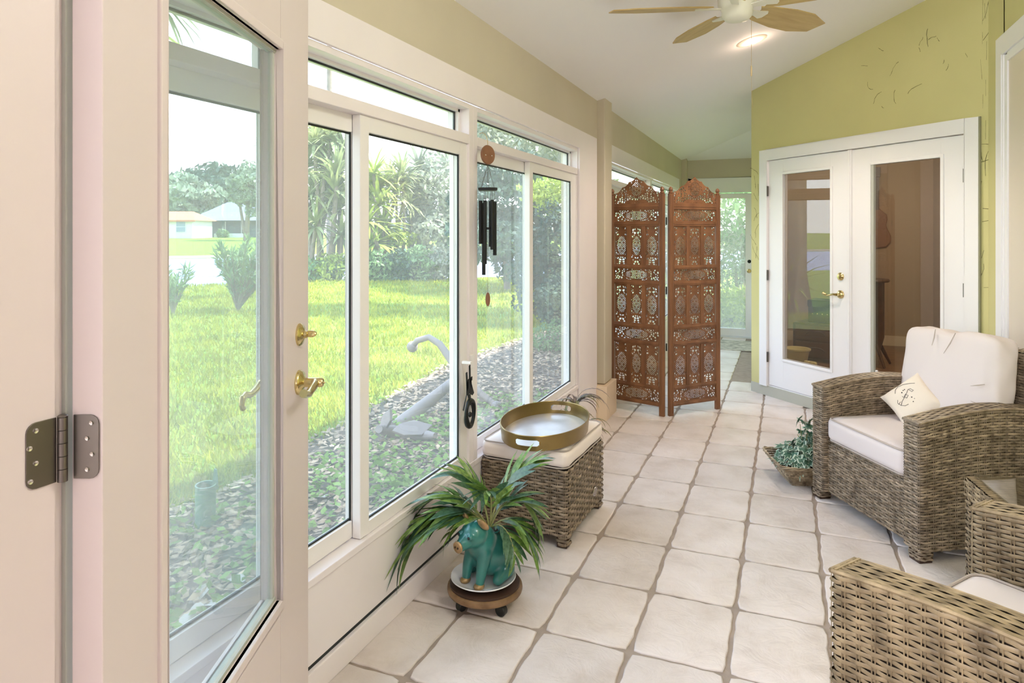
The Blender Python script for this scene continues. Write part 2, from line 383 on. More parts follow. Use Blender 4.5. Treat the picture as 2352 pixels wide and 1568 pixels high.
window(4, 5.42, 7.395, (5.5, 6.45), (6.38, 7.36, .06))
window(5, 7.395, 9.30, (7.45, 8.35), (8.28, 9.24, .06))
# casings, header trim, black gap strip and base board
struct(MB().box((XW, .6, 2.06), (XW+.016, 5.07, 2.19)).build('trim_1', M_white, bevel=.003))
struct(MB().box((XW, 4.60, .0), (XW+.016, 5.07, 2.062)).build('trim_2', M_white, bevel=.003))
struct(MB().box((XW, 5.35, 2.06), (XW+.016, 9.40, 2.20)).box((XW, 9.26, 0), (XW+.016, 9.40, 2.062)).build('trim_3', M_white, bevel=.003))
struct(MB().box((XW-.09, .6, .0), (XW+.012, 4.62, .084)).build('baseboard_left', M_white, bevel=.004))
struct(MB().box((XW-.05, .6, .084), (XW-.004, 4.62, .0975)).build('trim_4', M_dark))
struct(MB().box((XW-.09, 5.4, .0), (XW+.012, 9.4, .0975)).build('baseboard_left_far', M_white, bevel=.004))
# solid wall under/between far windows to the far corner
struct(MB().box((XW-.13, 9.28, 0), (XW-.001, YF, 2.2)).box((XW-.13, 4.62, 0), (XW-.001, 5.45, 2.2)).build('wall_left_pier', M_tan))
# post with plinth, corner post
struct(MB().box((XW-.01, 5.13, .27), (-1.315, 5.36, 2.62)).build('column', M_tan, bevel=.012, seg=3))
struct(MB().prism([(XW-.01, 5.045), (-1.345, 5.045), (-1.285, 5.075), (-1.285, 5.395), (XW-.01, 5.395)], 0, .265).build('column_plinth', M_plinth, bevel=.004))
struct(MB().box((XW-.01, YF-.12, 0), (XW+.07, YF+.02, 2.62)).build('column_far', M_tan))

# ------------------------------------------------------------------ far glass door
d4 = struct(empty('door_4', (0, YF, 0)))
MB().box((-1.30, -.012, 0), (-1.25, .1, 2.235)).box((-.425, -.012, 0), (-.37, .1, 2.235)).box((-1.30, -.012, 2.03), (-.37, .1, 2.235)).box((-1.3, -.02, -.02), (-.37, .1, .012)).build('door_frame', M_doorw, d4, bevel=.003)
MB().box((-1.245, .01, .02), (-1.14, .055, 2.01)).box((-.525, .01, .02), (-.43, .055, 2.01)).box((-1.14, .01, .02), (-.525, .055, .125)).box((-1.14, .01, 1.945), (-.525, .055, 2.01)).build('door_leaf', M_doorw, d4, bevel=.004)
MB().box((-1.14, .03, .125), (-.525, .034, 1.945)).build('glass_pane', M_glassf, d4)
MB().lathe([(.02, 0), (.024, .008), (.012, .014), (.012, .03)], 16, M=Matrix.Translation((-.475, .01, 1.065)) @ Matrix.Rotation(PI/2, 4, 'X')).build('deadbolt', M_blackm, d4, smooth=True)
MB().lathe([(.026, 0), (.026, .008), (.01, .012), (.01, .035), (.026, .042), (.03, .055), (.022, .068), (.001, .07)], 16, M=Matrix.Translation((-.475, .01, .935)) @ Matrix.Rotation(PI/2, 4, 'X')).build('door_knob', M_brass, d4, smooth=True)
o = MB().box((-1.12, 8.72, 0), (-.32, 9.5, .012)).build('door_mat', M_mat, bevel=.003)
tag(o, 'grey patterned mat lying before the far glass door', 'mat')

# ------------------------------------------------------------------ French doors in the angled wall
def hinge_small(par, x, z, hh=.045):
    b = MB(); b.tube([(x, -.012, z-hh), (x, -.012, z+hh)], .006, 8); b.box((x-.004, -.008, z-hh), (x+.004, 0, z+hh))
    return b.build('hinge', M_steel, par, smooth=True)
def place_G(o): o.matrix_world = GM(); return o
fr = MB()
fr.box((.116, -.018, .085), (.205, .10, 2.2)); fr.box((1.957, -.018, .085), (2.047, .10, 2.2)); fr.box((.205, -.018, 2.104), (1.957, .10, 2.2)); fr.box((.205, 0, .08), (1.957, .11, .097))
fo = fr.build('trim_5', M_doorw, bevel=.003); place_G(fo); struct(fo)
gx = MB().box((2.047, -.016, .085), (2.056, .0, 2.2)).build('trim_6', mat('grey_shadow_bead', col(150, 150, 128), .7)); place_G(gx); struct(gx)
def leaf(n, u0, u1, g0, g1, hinge_u, lever):
    d = empty('door_%d' % n); place_G(d); struct(d)
    zb, zt, gb, gt = .102, 2.098, .36, 1.966; y0, y1 = .004, .048
    b = MB().box((u0, y0, zb), (g0, y1, zt)).box((g1, y0, zb), (u1, y1, zt)).box((g0, y0, zb), (g1, y1, gb)).box((g0, y0, gt), (g1, y1, zt))
    b.build('door_leaf', M_doorw, d, bevel=.003)
    m = MB(); t = .022
    for a, c in (((g0-t, y0-.008, gb-t), (g0, y0+.02, gt+t)), ((g1, y0-.008, gb-t), (g1+t, y0+.02, gt+t)), ((g0, y0-.008, gb-t), (g1, y0+.02, gb)), ((g0, y0-.008, gt), (g1, y0+.02, gt+t))): m.box(a, c)
    m.build('glazing_bead', M_doorw, d, bevel=.004)
    MB().box((g0, .026, gb), (g1, .030, gt)).build('glass_pane', M_glass3, d)
    for z in (.35, 1.08, 1.83): hinge_small(d, hinge_u, z)
    if lever:
        R = Matrix.Translation((.979, y0, 1.112)) @ Matrix.Rotation(PI/2, 4, 'X')
        MB().lathe([(.031, 0), (.031, .006), (.022, .014), (.018, .02), (.009, .021), (.001, .021)], 24, M=R).build('deadbolt', M_brass, d, smooth=True)
        R = Matrix.Translation((.979, y0, .971)) @ Matrix.Rotation(PI/2, 4, 'X')
        h = MB().lathe([(.033, 0), (.033, .006), (.026, .012), (.012, .016), (.011, .05)], 24, M=R)
        lv = [(.979, -.045, .971), (.955, -.05, .972), (.925, -.05, .965), (.895, -.05, .958), (.872, -.05, .966), (.858, -.052, .976)]
        h.tube(lv, [.011, .009, .008, .008, .010, .012], 10); h.build('lever_handle', M_brass, d, smooth=True)
    return d
d2 = leaf(2, .215, 1.052, .382, .883, .212, True)
d3 = leaf(3, 1.082, 1.950, 1.2516, 1.788, 1.953, False)
MB().box((1.052, -.010, .102), (1.088, .02, 2.098)).box((1.060, -.016, .102), (1.078, -.01, 2.098)).build('astragal', M_doorw, d3, bevel=.003)
MB().box((1.2516, .004, .36), (1.272, .026, 1.966)).build('jamb_strip', M_seal, d3)
MB().lathe([(.011, 0), (.011, .006), (.001, .01)], 12, M=Matrix.Translation((1.285, .024, .42)) @ Matrix.Rotation(PI/2, 4, 'X')).build('door_stop', M_doorw, d3)

# ------------------------------------------------------------------ right wall door
d5 = struct(empty('door_5', (XR, 0, 0)))
MB().box((-.018, 4.735, 0), (.1, 4.845, 2.615)).box((-.018, 3.5, 2.5), (.1, 4.735, 2.615)).box((-.012, 4.715, 0), (.1, 4.735, 2.5)).box((-.006, 4.665, 0), (.1, 4.715, 2.49)).box((-.006, 3.5, 2.45), (.1, 4.665, 2.5)).build('door_frame', M_doorw, d5, bevel=.003)
MB().box((.004, 3.45, .01), (.05, 4.665, 2.45)).build('door_leaf', mat('beige_door', col(222, 210, 194), .4), d5)

# ------------------------------------------------------------------ entry door, standing open at left
P0 = Vector((-.898, .659, 0)); DD = Vector((-.3671, .9302, 0)); DN = Vector((.9302, .3671, 0))
d1 = struct(empty('door_1')); d1.matrix_world = Matrix(((DD.x, -DN.x, 0, P0.x), (DD.y, -DN.y, 0, P0.y), (0, 0, 1, 0), (0, 0, 0, 1)))
# local: x along door from hinge edge, y = away from camera side (into thickness), z up
GB, GT, g0, g1, DW, DH = .545, 1.905, .165, .705, .92, 2.36
b = MB().box((0, 0, .02), (g0, .044, DH)).box((g1, 0, .02), (DW, .044, DH)).box((g0, 0, .02), (g1, .044, GB)).box((g0, 0, GT), (g1, .044, DH))
b.build('door_leaf', M_entry, d1, bevel=.002)
m = MB(); t = .022
for yy in ((-.007, .012), (.032, .051)):
    for a, c in (((g0-t, yy[0], GB-t), (g0, yy[1], GT+t)), ((g1, yy[0], GB-t), (g1+t, yy[1], GT+t)), ((g0, yy[0], GB-t), (g1, yy[1], GB)), ((g0, yy[0], GT), (g1, yy[1], GT+t))): m.box(a, c)
m.build('glazing_bead', M_entry, d1, bevel=.003)
m = MB()
for a, c in (((g0, .012, GB), (g0+.006, .032, GT)), ((g1-.012, .016, GB), (g1, .028, GT)), ((g0, .012, GB), (g1, .032, GB+.008)), ((g0, .012, GT-.008), (g1, .032, GT))): m.box(a, c)
m.build('glazing_seal', M_seal, d1)
MB().box((g0+.004, .0205, GB+.004), (g1-.004, .0235, GT-.004)).build('glass_pane', M_glass2, d1)
# deadbolt (thumb turn) and lever set
R = Matrix.Translation((.842, 0, 1.180)) @ Matrix.Rotation(PI/2, 4, 'X')
h = MB().lathe([(.030, 0), (.030, .005), (.026, .009), (.016, .013), (.010, .015), (.009, .022), (.001, .023)], 28, M=R)
h.ball((.842, -.032, 1.182), (.006, .016, .010), 8, Matrix.Rotation(.5, 4, 'Y'))
h.build('deadbolt', M_brass, d1, smooth=True)
R = Matrix.Translation((.838, 0, 1.053)) @ Matrix.Rotation(PI/2, 4, 'X')
h = MB().lathe([(.033, 0), (.033, .005), (.029, .010), (.016, .014), (.0125, .018), (.0125, .062), (.010, .066), (.003, .068), (.001, .072)], 28, M=R)
h.tube([(.838, -.045, 1.053), (.815, -.050, 1.052), (.79, -.05, 1.046), (.765, -.05, 1.040), (.742, -.05, 1.044), (.725, -.05, 1.050)], [.012, .011, .010, .010, .010, .011], 10)
h.build('lever_handle', M_brass, d1, smooth=True)
R = Matrix.Translation((.838, .044, 1.053)) @ Matrix.Rotation(-PI/2, 4, 'X')
h = MB().lathe([(.033, 0), (.033, .005), (.016, .014), (.0125, .018), (.0125, .052)], 28, M=R)
h.tube([(.838, .09, 1.053), (.81, .094, 1.053), (.78, .094, 1.044), (.75, .094, 1.040), (.72, .094, 1.048), (.705, .094, 1.044), (.697, .094, 1.028), (.706, .094, 1.016)], [.010, .010, .009, .008, .008, .008, .007, .007], 10)
h.build('lever_handle', M_brass, d1, smooth=True)
# butt hinge at mid height, jamb
XJ = -.945
hg = empty('hinge', parent=d1)
def rrect(w, h, r, n=5):
    pts = [(0, -h/2)]
    pts += [(w-r+r*math.sin(a), -h/2+r-r*math.cos(a)) for a in np.linspace(0, PI/2, n)]
    pts += [(w-r+r*math.cos(a), h/2-r+r*math.sin(a)) for a in np.linspace(0, PI/2, n)]
    return pts+[(0, h/2)]
HZ = 1.1485; HH = .0905
hgm = MB()
poly = rrect(.036, HH, .013)
# door-edge leaf: lies on the hinge edge (x=0 plane), spans y .044 -> .006
ML = Matrix(((0, 0, -1, -.0005), (-1, 0, 0, .040), (0, 1, 0, HZ), (0, 0, 0, 1)))
hgm.prism(poly, 0, .0022, ML)
hinge_leaf = hgm.build('hinge_leaf', M_steel, d1, bevel=.0005)
sc_ = MB()
for (a, z) in ((.026, .034), (.020, .012), (.027, -.010), (.020, -.032)):
    sc_.lathe([(.0036, 0), (.0032, .0012), (.001, .0004)], 10, M=ML @ Matrix.Translation((a, z, .0022)))
sc_.build('screw', M_screw, hinge_leaf)
bpy.data.objects.remove(hg)
jb = empty('trim_7'); struct(jb)
MB().box((-1.0, .535, 0), (XJ, .6225, 3.0)).box((-1.0, .6225, 0), (XJ-.012, .640, 3.0)).build('door_jamb', M_entry, jb)
MB().box((-1.6, .49, 0), (XJ-.004, .567, 3.0)).build('casing', M_entry, jb, bevel=.002)
MB().box((-1.0, .640, 0), (-.948, .652, 3.0)).build('weatherstrip', M_seal, jb)
MLj = Matrix(((0, 0, 1, XJ), (-1, 0, 0, .6235), (0, 1, 0, HZ), (0, 0, 0, 1)))
hl2 = MB().prism(rrect(.040, HH, .013), 0, .0022, MLj).build('hinge_leaf', M_steel, jb, bevel=.0005)
sc_ = MB()
for (a, z) in ((.028, .034), (.036, .012), (.028, -.010), (.035, -.033)):
    sc_.lathe([(.0038, 0), (.0034, .0012), (.001, .0004)], 10, M=MLj @ Matrix.Translation((a, z, .0022)))
sc_.build('screw', M_screw, hl2)
k = MB()
for i in range(5):
    z0 = HZ-HH/2+i*HH/5; k.tube([(XJ+.0075, .6285, z0+.0004), (XJ+.0075, .6285, z0+HH/5-.0004)], .0066, 14)
k.lathe([(.0066, 0), (.0072, .001), (.005, .003), (.001, .0035)], 14, c=(XJ+.0075, .6285, HZ+HH/2))
k.build('hinge_knuckle', M_steel, jb, smooth=True)

# ------------------------------------------------------------------ wicker helpers
def resample(path, step, closed=False):
    P = [np.array(p, float) for p in path]
    if closed: P = P+[P[0]]
    seg = [np.linalg.norm(b-a) for a, b in zip(P, P[1:])]; L = sum(seg); n = max(4, int(round(L/step)))
    cum = np.concatenate([[0], np.cumsum(seg)]); out = []
    for s in np.linspace(0, L, n+1):
        i = min(len(seg)-1, int(np.searchsorted(cum, s, 'right'))-1); t = (s-cum[i])/max(seg[i], 1e-9)
        out.append(P[i]+(P[i+1]-P[i])*t)
    return np.array(out[:-1] if closed else out)
def round_path(pts, r, closed=False, n=4):
    out = []; m = len(pts)
    for i, p in enumerate(pts):
        if not closed and i in (0, m-1): out.append(p); continue
        a = Vector(pts[i-1]); b = Vector(p); c = Vector(pts[(i+1) % m])
        u = (a-b).normalized()*r; v = (c-b).normalized()*r
        for t in np.linspace(0, 1, n): out.append(tuple((b+u)*(1-t)**2+b*2*t*(1-t)+(b+v)*t*t))
    return out
def ribbons(P, N, Wd, w, bulge):
    """P,N,Wd (n,3) -> verts,quads of a bulged ribbon (3 verts across)"""
    n = len(P); V = np.empty((n, 3, 3)); V[:, 0] = P-Wd*w/2; V[:, 1] = P+N*bulge; V[:, 2] = P+Wd*w/2
    i = np.arange(n-1)[:, None]; q1 = np.concatenate([i*3, i*3+3, i*3+4, i*3+1], 1); q2 = np.concatenate([i*3+1, i*3+4, i*3+5, i*3+2], 1)
    return V.reshape(-1, 3), np.concatenate([q1, q2])
def weave(path, z0, z1, rowh, pitch, amp=.0036, closed=False, fill=.86, xyz=None):
    """rows of strands woven round stakes along a plan path; z1 may be a function of (x,y). returns list of (V,F) rows and stake list"""
    P = resample(path, pitch/2, closed)
    if closed and len(P) % 4: P = resample(path, pitch/2*len(P)/(len(P)//4*4), closed)
    n = len(P)
    T = np.roll(P, -1, 0)-np.roll(P, 1, 0)
    if not closed: T[0] = P[1]-P[0]; T[-1] = P[-1]-P[-2]
    T /= np.linalg.norm(T, axis=1)[:, None]; N2 = np.stack([T[:, 1], -T[:, 0]], 1)
    zt = np.array([z1(*p) if callable(z1) else z1 for p in P]); zmax = zt.max(); rows = max(2, int(round((zmax-z0)/rowh)))
    ph = np.where(np.arange(n) % 2 == 0, np.where((np.arange(n)//2) % 2 == 0, 1., -1.), 0.)
    res = []
    for r in range(rows):
        f = (r+.5)/rows; z = z0+(zt-z0)*f; off = amp*ph*(1 if r % 2 else -1)
        p3 = np.stack([P[:, 0]+N2[:, 0]*off, P[:, 1]+N2[:, 1]*off, z+rng.normal(0, .0006, n)], 1)
        n3 = np.stack([N2[:, 0], N2[:, 1], np.zeros(n)], 1); w3 = np.tile([0., 0, 1], (n, 1))*((zt-z0)/(zmax-z0))[:, None]
        if closed: p3 = np.vstack([p3, p3[:1]]); n3 = np.vstack([n3, n3[:1]]); w3 = np.vstack([w3, w3[:1]])
        res.append(ribbons(p3, n3, w3, (zmax-z0)/rows*fill, .003))
    st = []
    for k in range(0, n, 2):
        b0 = P[k]; nn = N2[k]; t = T[k]*.0028
        for dd in (-.004, .004):
            c = b0+T[k]*dd+nn*.0012
            V = np.array([[c[0]-t[0]*.6, c[1]-t[1]*.6, z0], [c[0]+nn[0]*.002, c[1]+nn[1]*.002, z0], [c[0]+t[0]*.6, c[1]+t[1]*.6, z0], [c[0]-t[0]*.6, c[1]-t[1]*.6, zt[k]], [c[0]+nn[0]*.002, c[1]+nn[1]*.002, zt[k]], [c[0]+t[0]*.6, c[1]+t[1]*.6, zt[k]]])
            st.append((V, np.array([[0, 1, 4, 3], [1, 2, 5, 4]])))
    return res, st
def top_weave(x0, x1, ys, zf, rowh, pitch, amp=.0028):
    """strands laid along y on an arched top between x0..x1"""
    n = int((ys[1]-ys[0])/(pitch/2))+1; y = np.linspace(ys[0], ys[1], n); z = np.array([zf(v) for v in y])
    dz = np.gradient(z, y); N = np.stack([0*y, -dz, np.ones(n)], 1); N /= np.linalg.norm(N, axis=1)[:, None]
    rows = max(2, int(round((x1-x0)/rowh))); res = []
    ph = np.where(np.arange(n) % 2 == 0, np.where((np.arange(n)//2) % 2 == 0, 1., -1.), 0.)
    for r in range(rows):
        x = x0+(x1-x0)*(r+.5)/rows; P = np.stack([0*y+x, y, z], 1)+N*(amp*ph*(1 if r % 2 else -1))[:, None]
        res.append(ribbons(P, N, np.tile([-1., 0, 0], (n, 1)), (x1-x0)/rows*.94, .0022))
    return res
def join(list_):
    V = []; F = []; o = 0
    for v, f in list_: V.append(v); F.append(f+o); o += len(v)
    return np.vstack(V), np.vstack(F)
def wobj(name, items, mt, parent, stuff=True):
    V, F = join(items); me = npmesh(name, V, F); me.polygons.foreach_set('use_smooth', [True]*len(me.polygons))
    o = mesh_obj(name, me, mt, parent)
    if stuff: o['kind'] = 'stuff'
    return o

def soft_box(sx_, sy_, sz_, r=.04, cuts=14, bulge=0, crown=0, noise=0, seed=0, taper=0):
    """upholstered block centred on origin"""
    bm = bmesh.new(); bmesh.ops.create_cube(bm, size=2)
    bmesh.ops.subdivide_edges(bm, edges=bm.edges, cuts=cuts, use_grid_fill=True)
    h = Vector((sx_/2, sy_/2, sz_/2)); rr = random.Random(seed); from mathutils import noise as mn
    for v in bm.verts:
        p = Vector((v.co.x*h.x, v.co.y*h.y, v.co.z*h.z))
        inner = Vector([max(-(h[i]-r), min(h[i]-r, p[i])) for i in range(3)]); d = p-inner
        if d.length > 1e-7: p = inner+d.normalized()*r
        fx = 1-v.co.x**2; fy = 1-v.co.y**2; fz = 1-v.co.z**2
        p.z += crown*fx*fy*(1 if v.co.z > 0 else -1)*abs(v.co.z)
        p.x += bulge*fy*fz*v.co.x; p.y += bulge*fx*fz*v.co.y
        if noise: p += Vector((0, 0, 1))*noise*mn.noise(Vector((p.x*9+seed, p.y*9, p.z*9)))+Vector((1, 0, 0))*noise*.5*mn.noise(Vector((p.x*14, p.y*14+seed, p.z*14)))
        v.co = p
    me = bpy.data.meshes.new('cushion'); bm.to_mesh(me); bm.free()
    me.polygons.foreach_set('use_smooth', [True]*len(me.polygons)); return me
def piping_loop(sx_, sy_, z, r=.05, rad=.004, inset=0):
    a, b = sx_/2-inset, sy_/2-inset
    pts = round_path([(-a, -b), (a, -b), (a, b), (-a, b)], r, True, 6)
    return MB().tube([(x, y, z) for x, y in pts]+[(pts[0][0], pts[0][1], z)], rad, 6, cap=False)

# ------------------------------------------------------------------ armchairs
AW, AD, AT = .80, .74, .105
ZT = [.612, .055]
def ztop(y): return ZT[0]+ZT[1]*math.sin(PI*min(1, max(0, (y+.02)/.84)))
def armchair(name, label, loc, rz, near, backrest=True):
    ch = empty(name, loc, rz); tag(ch, label, 'armchair')
    px_ = .036; rh = .0128
    core = MB()
    for sgn in (-1, 1):
        xo, xi = sgn*(AW/2-.007), sgn*(AW/2-AT+.007)
        n = 12; ys = np.linspace(.007, AD-.005, n)
        for y0, y1 in zip(ys, ys[1:]):
            z0_, z1_ = ztop(y0)-.0025, ztop(y1)-.0025; x0, x1 = min(xo, xi), max(xo, xi)
            core.add([(x0,y0,.05),(x1,y0,.05),(x1,y1,.05),(x0,y1,.05),(x0,y0,z0_),(x1,y0,z0_),(x1,y1,z1_),(x0,y1,z1_)], [(3,2,1,0),(4,5,6,7),(0,1,5,4),(1,2,6,5),(2,3,7,6),(3,0,4,7)])
    core.box((-AW/2+AT, .037, .05), (AW/2-AT, AD-.08, .325)).box((-AW/2+.01, AD-.085, .05), (AW/2-.01, AD-.007, .875))
    core.build('frame_core', M_wbase, ch)
    k = 0
    for sgn in (-1, 1):
        xo, xi = AW/2, AW/2-AT
        path = [(-xo, AD), (-xo, 0), (-xi, 0), (-xi, AD)] if sgn < 0 else [(xi, AD), (xi, 0), (xo, 0), (xo, AD)]
        path = round_path(path, .014)
        rows, st = weave(path, .052, lambda x, y: ztop(y)-.006, rh, px_)
        tp = top_weave(min(sgn*xo, sgn*xi)+.006, max(sgn*xo, sgn*xi)-.006, (.004, AD), lambda y: ztop(y)+.0012, .0125, px_, .0018)
        if near:
            for it in rows+tp: wobj('strand', [it], M_wick, ch, False)
            wobj('stake', st, M_wick, ch)
        else:
            wobj('arm_weave', rows+tp+st, M_wick2, ch)
        # edge wrap along the top edges
        e = MB().tube([(sgn*(xi+.001), .001, ztop(0)-.002), (sgn*(xo-.001), .001, ztop(0)-.002)], .0065, 6)
        e.tube([(sgn*(xi+.001), .012, ztop(0)+.001), (sgn*(xo-.001), .012, ztop(0)+.001)], .006, 6)
        for x in (sgn*xo*.995, sgn*(xi+.002)):
            e.tube([(x, y, ztop(y)-.002) for y in np.linspace(.004, AD, 14)], .0055, 6)
        e.build('arm_edge_band', M_wick if near else M_wick2, ch, smooth=True)
        for y in (.035, AD-.04):
            MB().box((sgn*(xo-.005), y-.032, 0), (sgn*(xo-.07), y+.032, .055)).build('leg', M_woodd, ch, bevel=.004)
            lg, ls = weave(round_path([(sgn*(xo-.0375)-.036, y-.034), (sgn*(xo-.0375)+.036, y-.034), (sgn*(xo-.0375)+.036, y+.034), (sgn*(xo-.0375)-.036, y+.034)], .008, True), .012, .058, rh, px_/2, closed=True)
            wobj('leg_wrap', lg, M_wick if near else M_wick2, ch)
    rows, st = weave([(-AW/2+AT, .03), (AW/2-AT, .03)], .052, .335, rh, px_)
    if near:
        for it in rows: wobj('strand', [it], M_wick, ch, False)
        wobj('stake', st, M_wick, ch)
    else: wobj('front_weave', rows+st, M_wick2, ch)
    rows, st = weave(round_path([(AW/2, AD), (-AW/2, AD), (-AW/2, AD-.095), (AW/2, AD-.095)], .02, True), .06, .885, rh, px_, closed=True)
    tp = top_weave(-AW/2+.004, AW/2-.004, (AD-.09, AD-.004), lambda y: .888, .0135, px_)
    wobj('back_weave', rows+st+tp, M_wick2, ch)
    return ch
A1 = Vector((.132, 4.079, 0)); B1 = Vector((.542, 3.39, 0))
c1 = (A1+B1)/2; rz1 = math.atan2(-.859, .511)
ch1 = armchair('armchair', 'wicker armchair with a cream back cushion, beside the double glass doors', (c1.x, c1.y, 0), rz1, False)
N2_ = Vector((.098, 1.789, 0)); ew = Vector((.588, .809, 0)); rz2 = math.atan2(-.843, -.538+.0)
ed2 = Vector((.809, -.588, 0)); c2 = N2_+ew*.40
rz2 = math.atan2(-ed2.x, ed2.y)
ZT[:] = [.636, .034]
ch2 = armchair('armchair', 'nearest wicker armchair, cut off at the lower right, with an empty seat', (c2.x, c2.y, 0), rz2, True)
for ch, lab in ((ch1, 'cream seat cushion of the wicker armchair by the double doors'), (ch2, 'cream seat cushion of the nearest wicker armchair')):
    cu = mesh_obj('seat_cushion', soft_box(AW-2*AT-.004, .64, .128, .035, crown=.014, bulge=.004), M_cush); cu.location = ch.matrix_basis @ Vector((0, .33, .401)); cu.rotation_euler = ch.rotation_euler
    tag(cu, lab, 'cushion')
    for z in (.056, -.056):
        piping_loop(AW-2*AT-.004, .64, z, .05, .0042, .006).build('piping', M_pipe, cu, smooth=True)
# back cushion
bc = mesh_obj('back_cushion', soft_box(.575, .15, .50, .038, cuts=24, crown=.0, bulge=.026, noise=.016, seed=4), M_cush)
bc.matrix_world = Matrix.Translation((c1.x, c1.y, 0)) @ Matrix.Rotation(rz1, 4, 'Z') @ Matrix.Translation((-.01, .535, .70)) @ Matrix.Rotation(-.16, 4, 'X') @ Matrix.Rotation(-.04, 4, 'Y')
tag(bc, 'big plump cream back cushion leaning in the far wicker armchair', 'cushion')
for x in (.235, -.235):
    MB().tube([(x*1.11, .052, z) for z in np.linspace(-.2, .2, 8)], .0035, 6).build('seam', M_pipe, bc, smooth=True)
b = MB().ball((.02, -.118, -.175), (.013, .008, .013), 8); b.build('button', M_sauc, bc, smooth=True)
cr_ = MB()
for (x0, z0, x1, z1) in ((-.06, .245, -.04, .16), (.07, .24, .04, .13), (.27, .02, .22, .0), (.27, -.08, .23, -.07)):
    cr_.tube([(x0, -.085, z0), ((x0+x1)/2+.005, -.100, (z0+z1)/2), (x1, -.112, z1)], [.002, .003, .001], 5)
cr_.build('crease', M_pipe, bc, smooth=True)
# throw pillow
def pillow_mesh(s, t, n=20):
    V = []; F = []
    for side in (-1, 1):
        for i in range(n+1):
            for j in range(n+1):
                u, v = 2*i/n-1, 2*j/n-1; k = (1-u**4)*(1-v**4); pin = 1-.10*((1-u*u)*(abs(v)**3)+(1-v*v)*(abs(u)**3))
                V.append((u*s/2*pin, v*s/2*pin, side*t/2*max(k, 0)**.55))
    m = (n+1)*(n+1)
    for sd in range(2):
        for i in range(n):
            for j in range(n):
                a = sd*m+i*(n+1)+j; q = [a, a+n+1, a+n+2, a+1]; F.append(q if sd else q[::-1])
    me = npmesh('throw_pillow', V, F); me.polygons.foreach_set('use_smooth', [True]*len(me.polygons)); return me
tp_ = mesh_obj('throw_pillow', pillow_mesh(.235, .085), mat('pillow_canvas', col(226, 214, 200), .95, bump=.08, bscale=700, spec=.1))
tp_.matrix_world = Matrix.Translation((c1.x, c1.y, 0)) @ Matrix.Rotation(rz1, 4, 'Z') @ Matrix.Translation((-.10, .375, .580)) @ Matrix.Rotation(.42, 4, 'Z') @ Matrix.Rotation(math.radians(58), 4, 'X') @ Matrix.Rotation(math.radians(50), 4, 'Z')
tag(tp_, 'small square pillow with a sketched anchor, set cornerwise on the far armchair', 'pillow')
pr = MB(); zz = lambda x, y: .0425*max(0, (1-(x/.1175)**4)*(1-(y/.1175)**4))**.55+.0006
def ink(pts, w=.0011):
    P = [Vector(p) for p in pts]
    pr.tube([(p.x, p.y, zz(p.x, p.y)) for p in P], w, 5)
ink([(-.055, -.012), (-.04, .002), (-.02, .012), (0, .024), (.022, .04)]); ink([(-.055, -.012), (-.062, .008), (-.052, .022)]); ink([(-.062, .0), (-.046, .006)])
ink([(-.055, -.012), (-.04, -.026), (-.022, -.028)]); ink([(-.02, .012), (-.022, .026)]); ink([(-.01, .004), (.004, .012), (-.002, .026), (-.016, .02), (-.01, .004)])
ink([(.022, .04), (.034, .036), (.04, .02), (.03, .018), (.024, .036)]); ink([(-.03, .078), (-.01, .088), (.02, .08), (.05, .062), (.068, .05)]); ink([(-.03, .078), (-.042, .06)])
for x, y, r in ((-.012, .044, .0035), (.0, .05, .003), (.008, .05, .003), (.012, -.006, .0035), (.004, -.03, .003), (.018, -.02, .002)):
    pr.ball((x, y, zz(x, y)), (r, r, .0008), 5)
pr.build('print', M_print, tp_)

# ------------------------------------------------------------------ side table between the chairs
st_ = empty('side_table', (.93, 2.90, 0), math.radians(8)); tag(st_, 'low square wicker side table between the two armchairs', 'side table')
hs = .25; TH = .50
MB().box((-hs+.012, -hs+.012, TH-.06), (hs-.012, hs-.012, TH-.006)).build('frame_core', M_wbase, st_)
rows, stv = weave(round_path([(-hs, -hs), (hs, -hs), (hs, hs), (-hs, hs)], .012, True), TH-.075, TH-.002, .013, .036, closed=True)
wobj('apron_weave', rows+stv, M_wick, st_)
tw = top_weave(-hs+.004, hs-.004, (-hs+.004, hs-.004), lambda y: TH-.002, .0105, .036, .0012)
V_, F_ = join(tw); V_ = V_[:, [1, 0, 2]]; F_ = F_[:, ::-1]
wobj('top_weave', [(V_, F_)], M_wick, st_)
MB().box((-hs+.03, -hs+.03, TH+.004), (hs-.006, hs-.006, TH+.010)).build('glass_top', glass('table_glass', (.9, .9, .87, 1), .05, 1.6), st_, bevel=.001)
for sx_ in (-1, 1):
    for sy_ in (-1, 1):
        lg = MB().box((sx_*(hs-.05), sy_*(hs-.05), 0), (sx_*(hs-.006), sy_*(hs-.006), TH-.07)).build('leg', M_wbase, st_)
        r_, s_ = weave(round_path([(sx_*(hs-.028)-.024, sy_*(hs-.028)-.024), (sx_*(hs-.028)+.024, sy_*(hs-.028)-.024), (sx_*(hs-.028)+.024, sy_*(hs-.028)+.024), (sx_*(hs-.028)-.024, sy_*(hs-.028)+.024)], .006, True), .004, TH-.075, .013, .024, closed=True)
        wobj('leg_weave', r_, M_wick, lg)

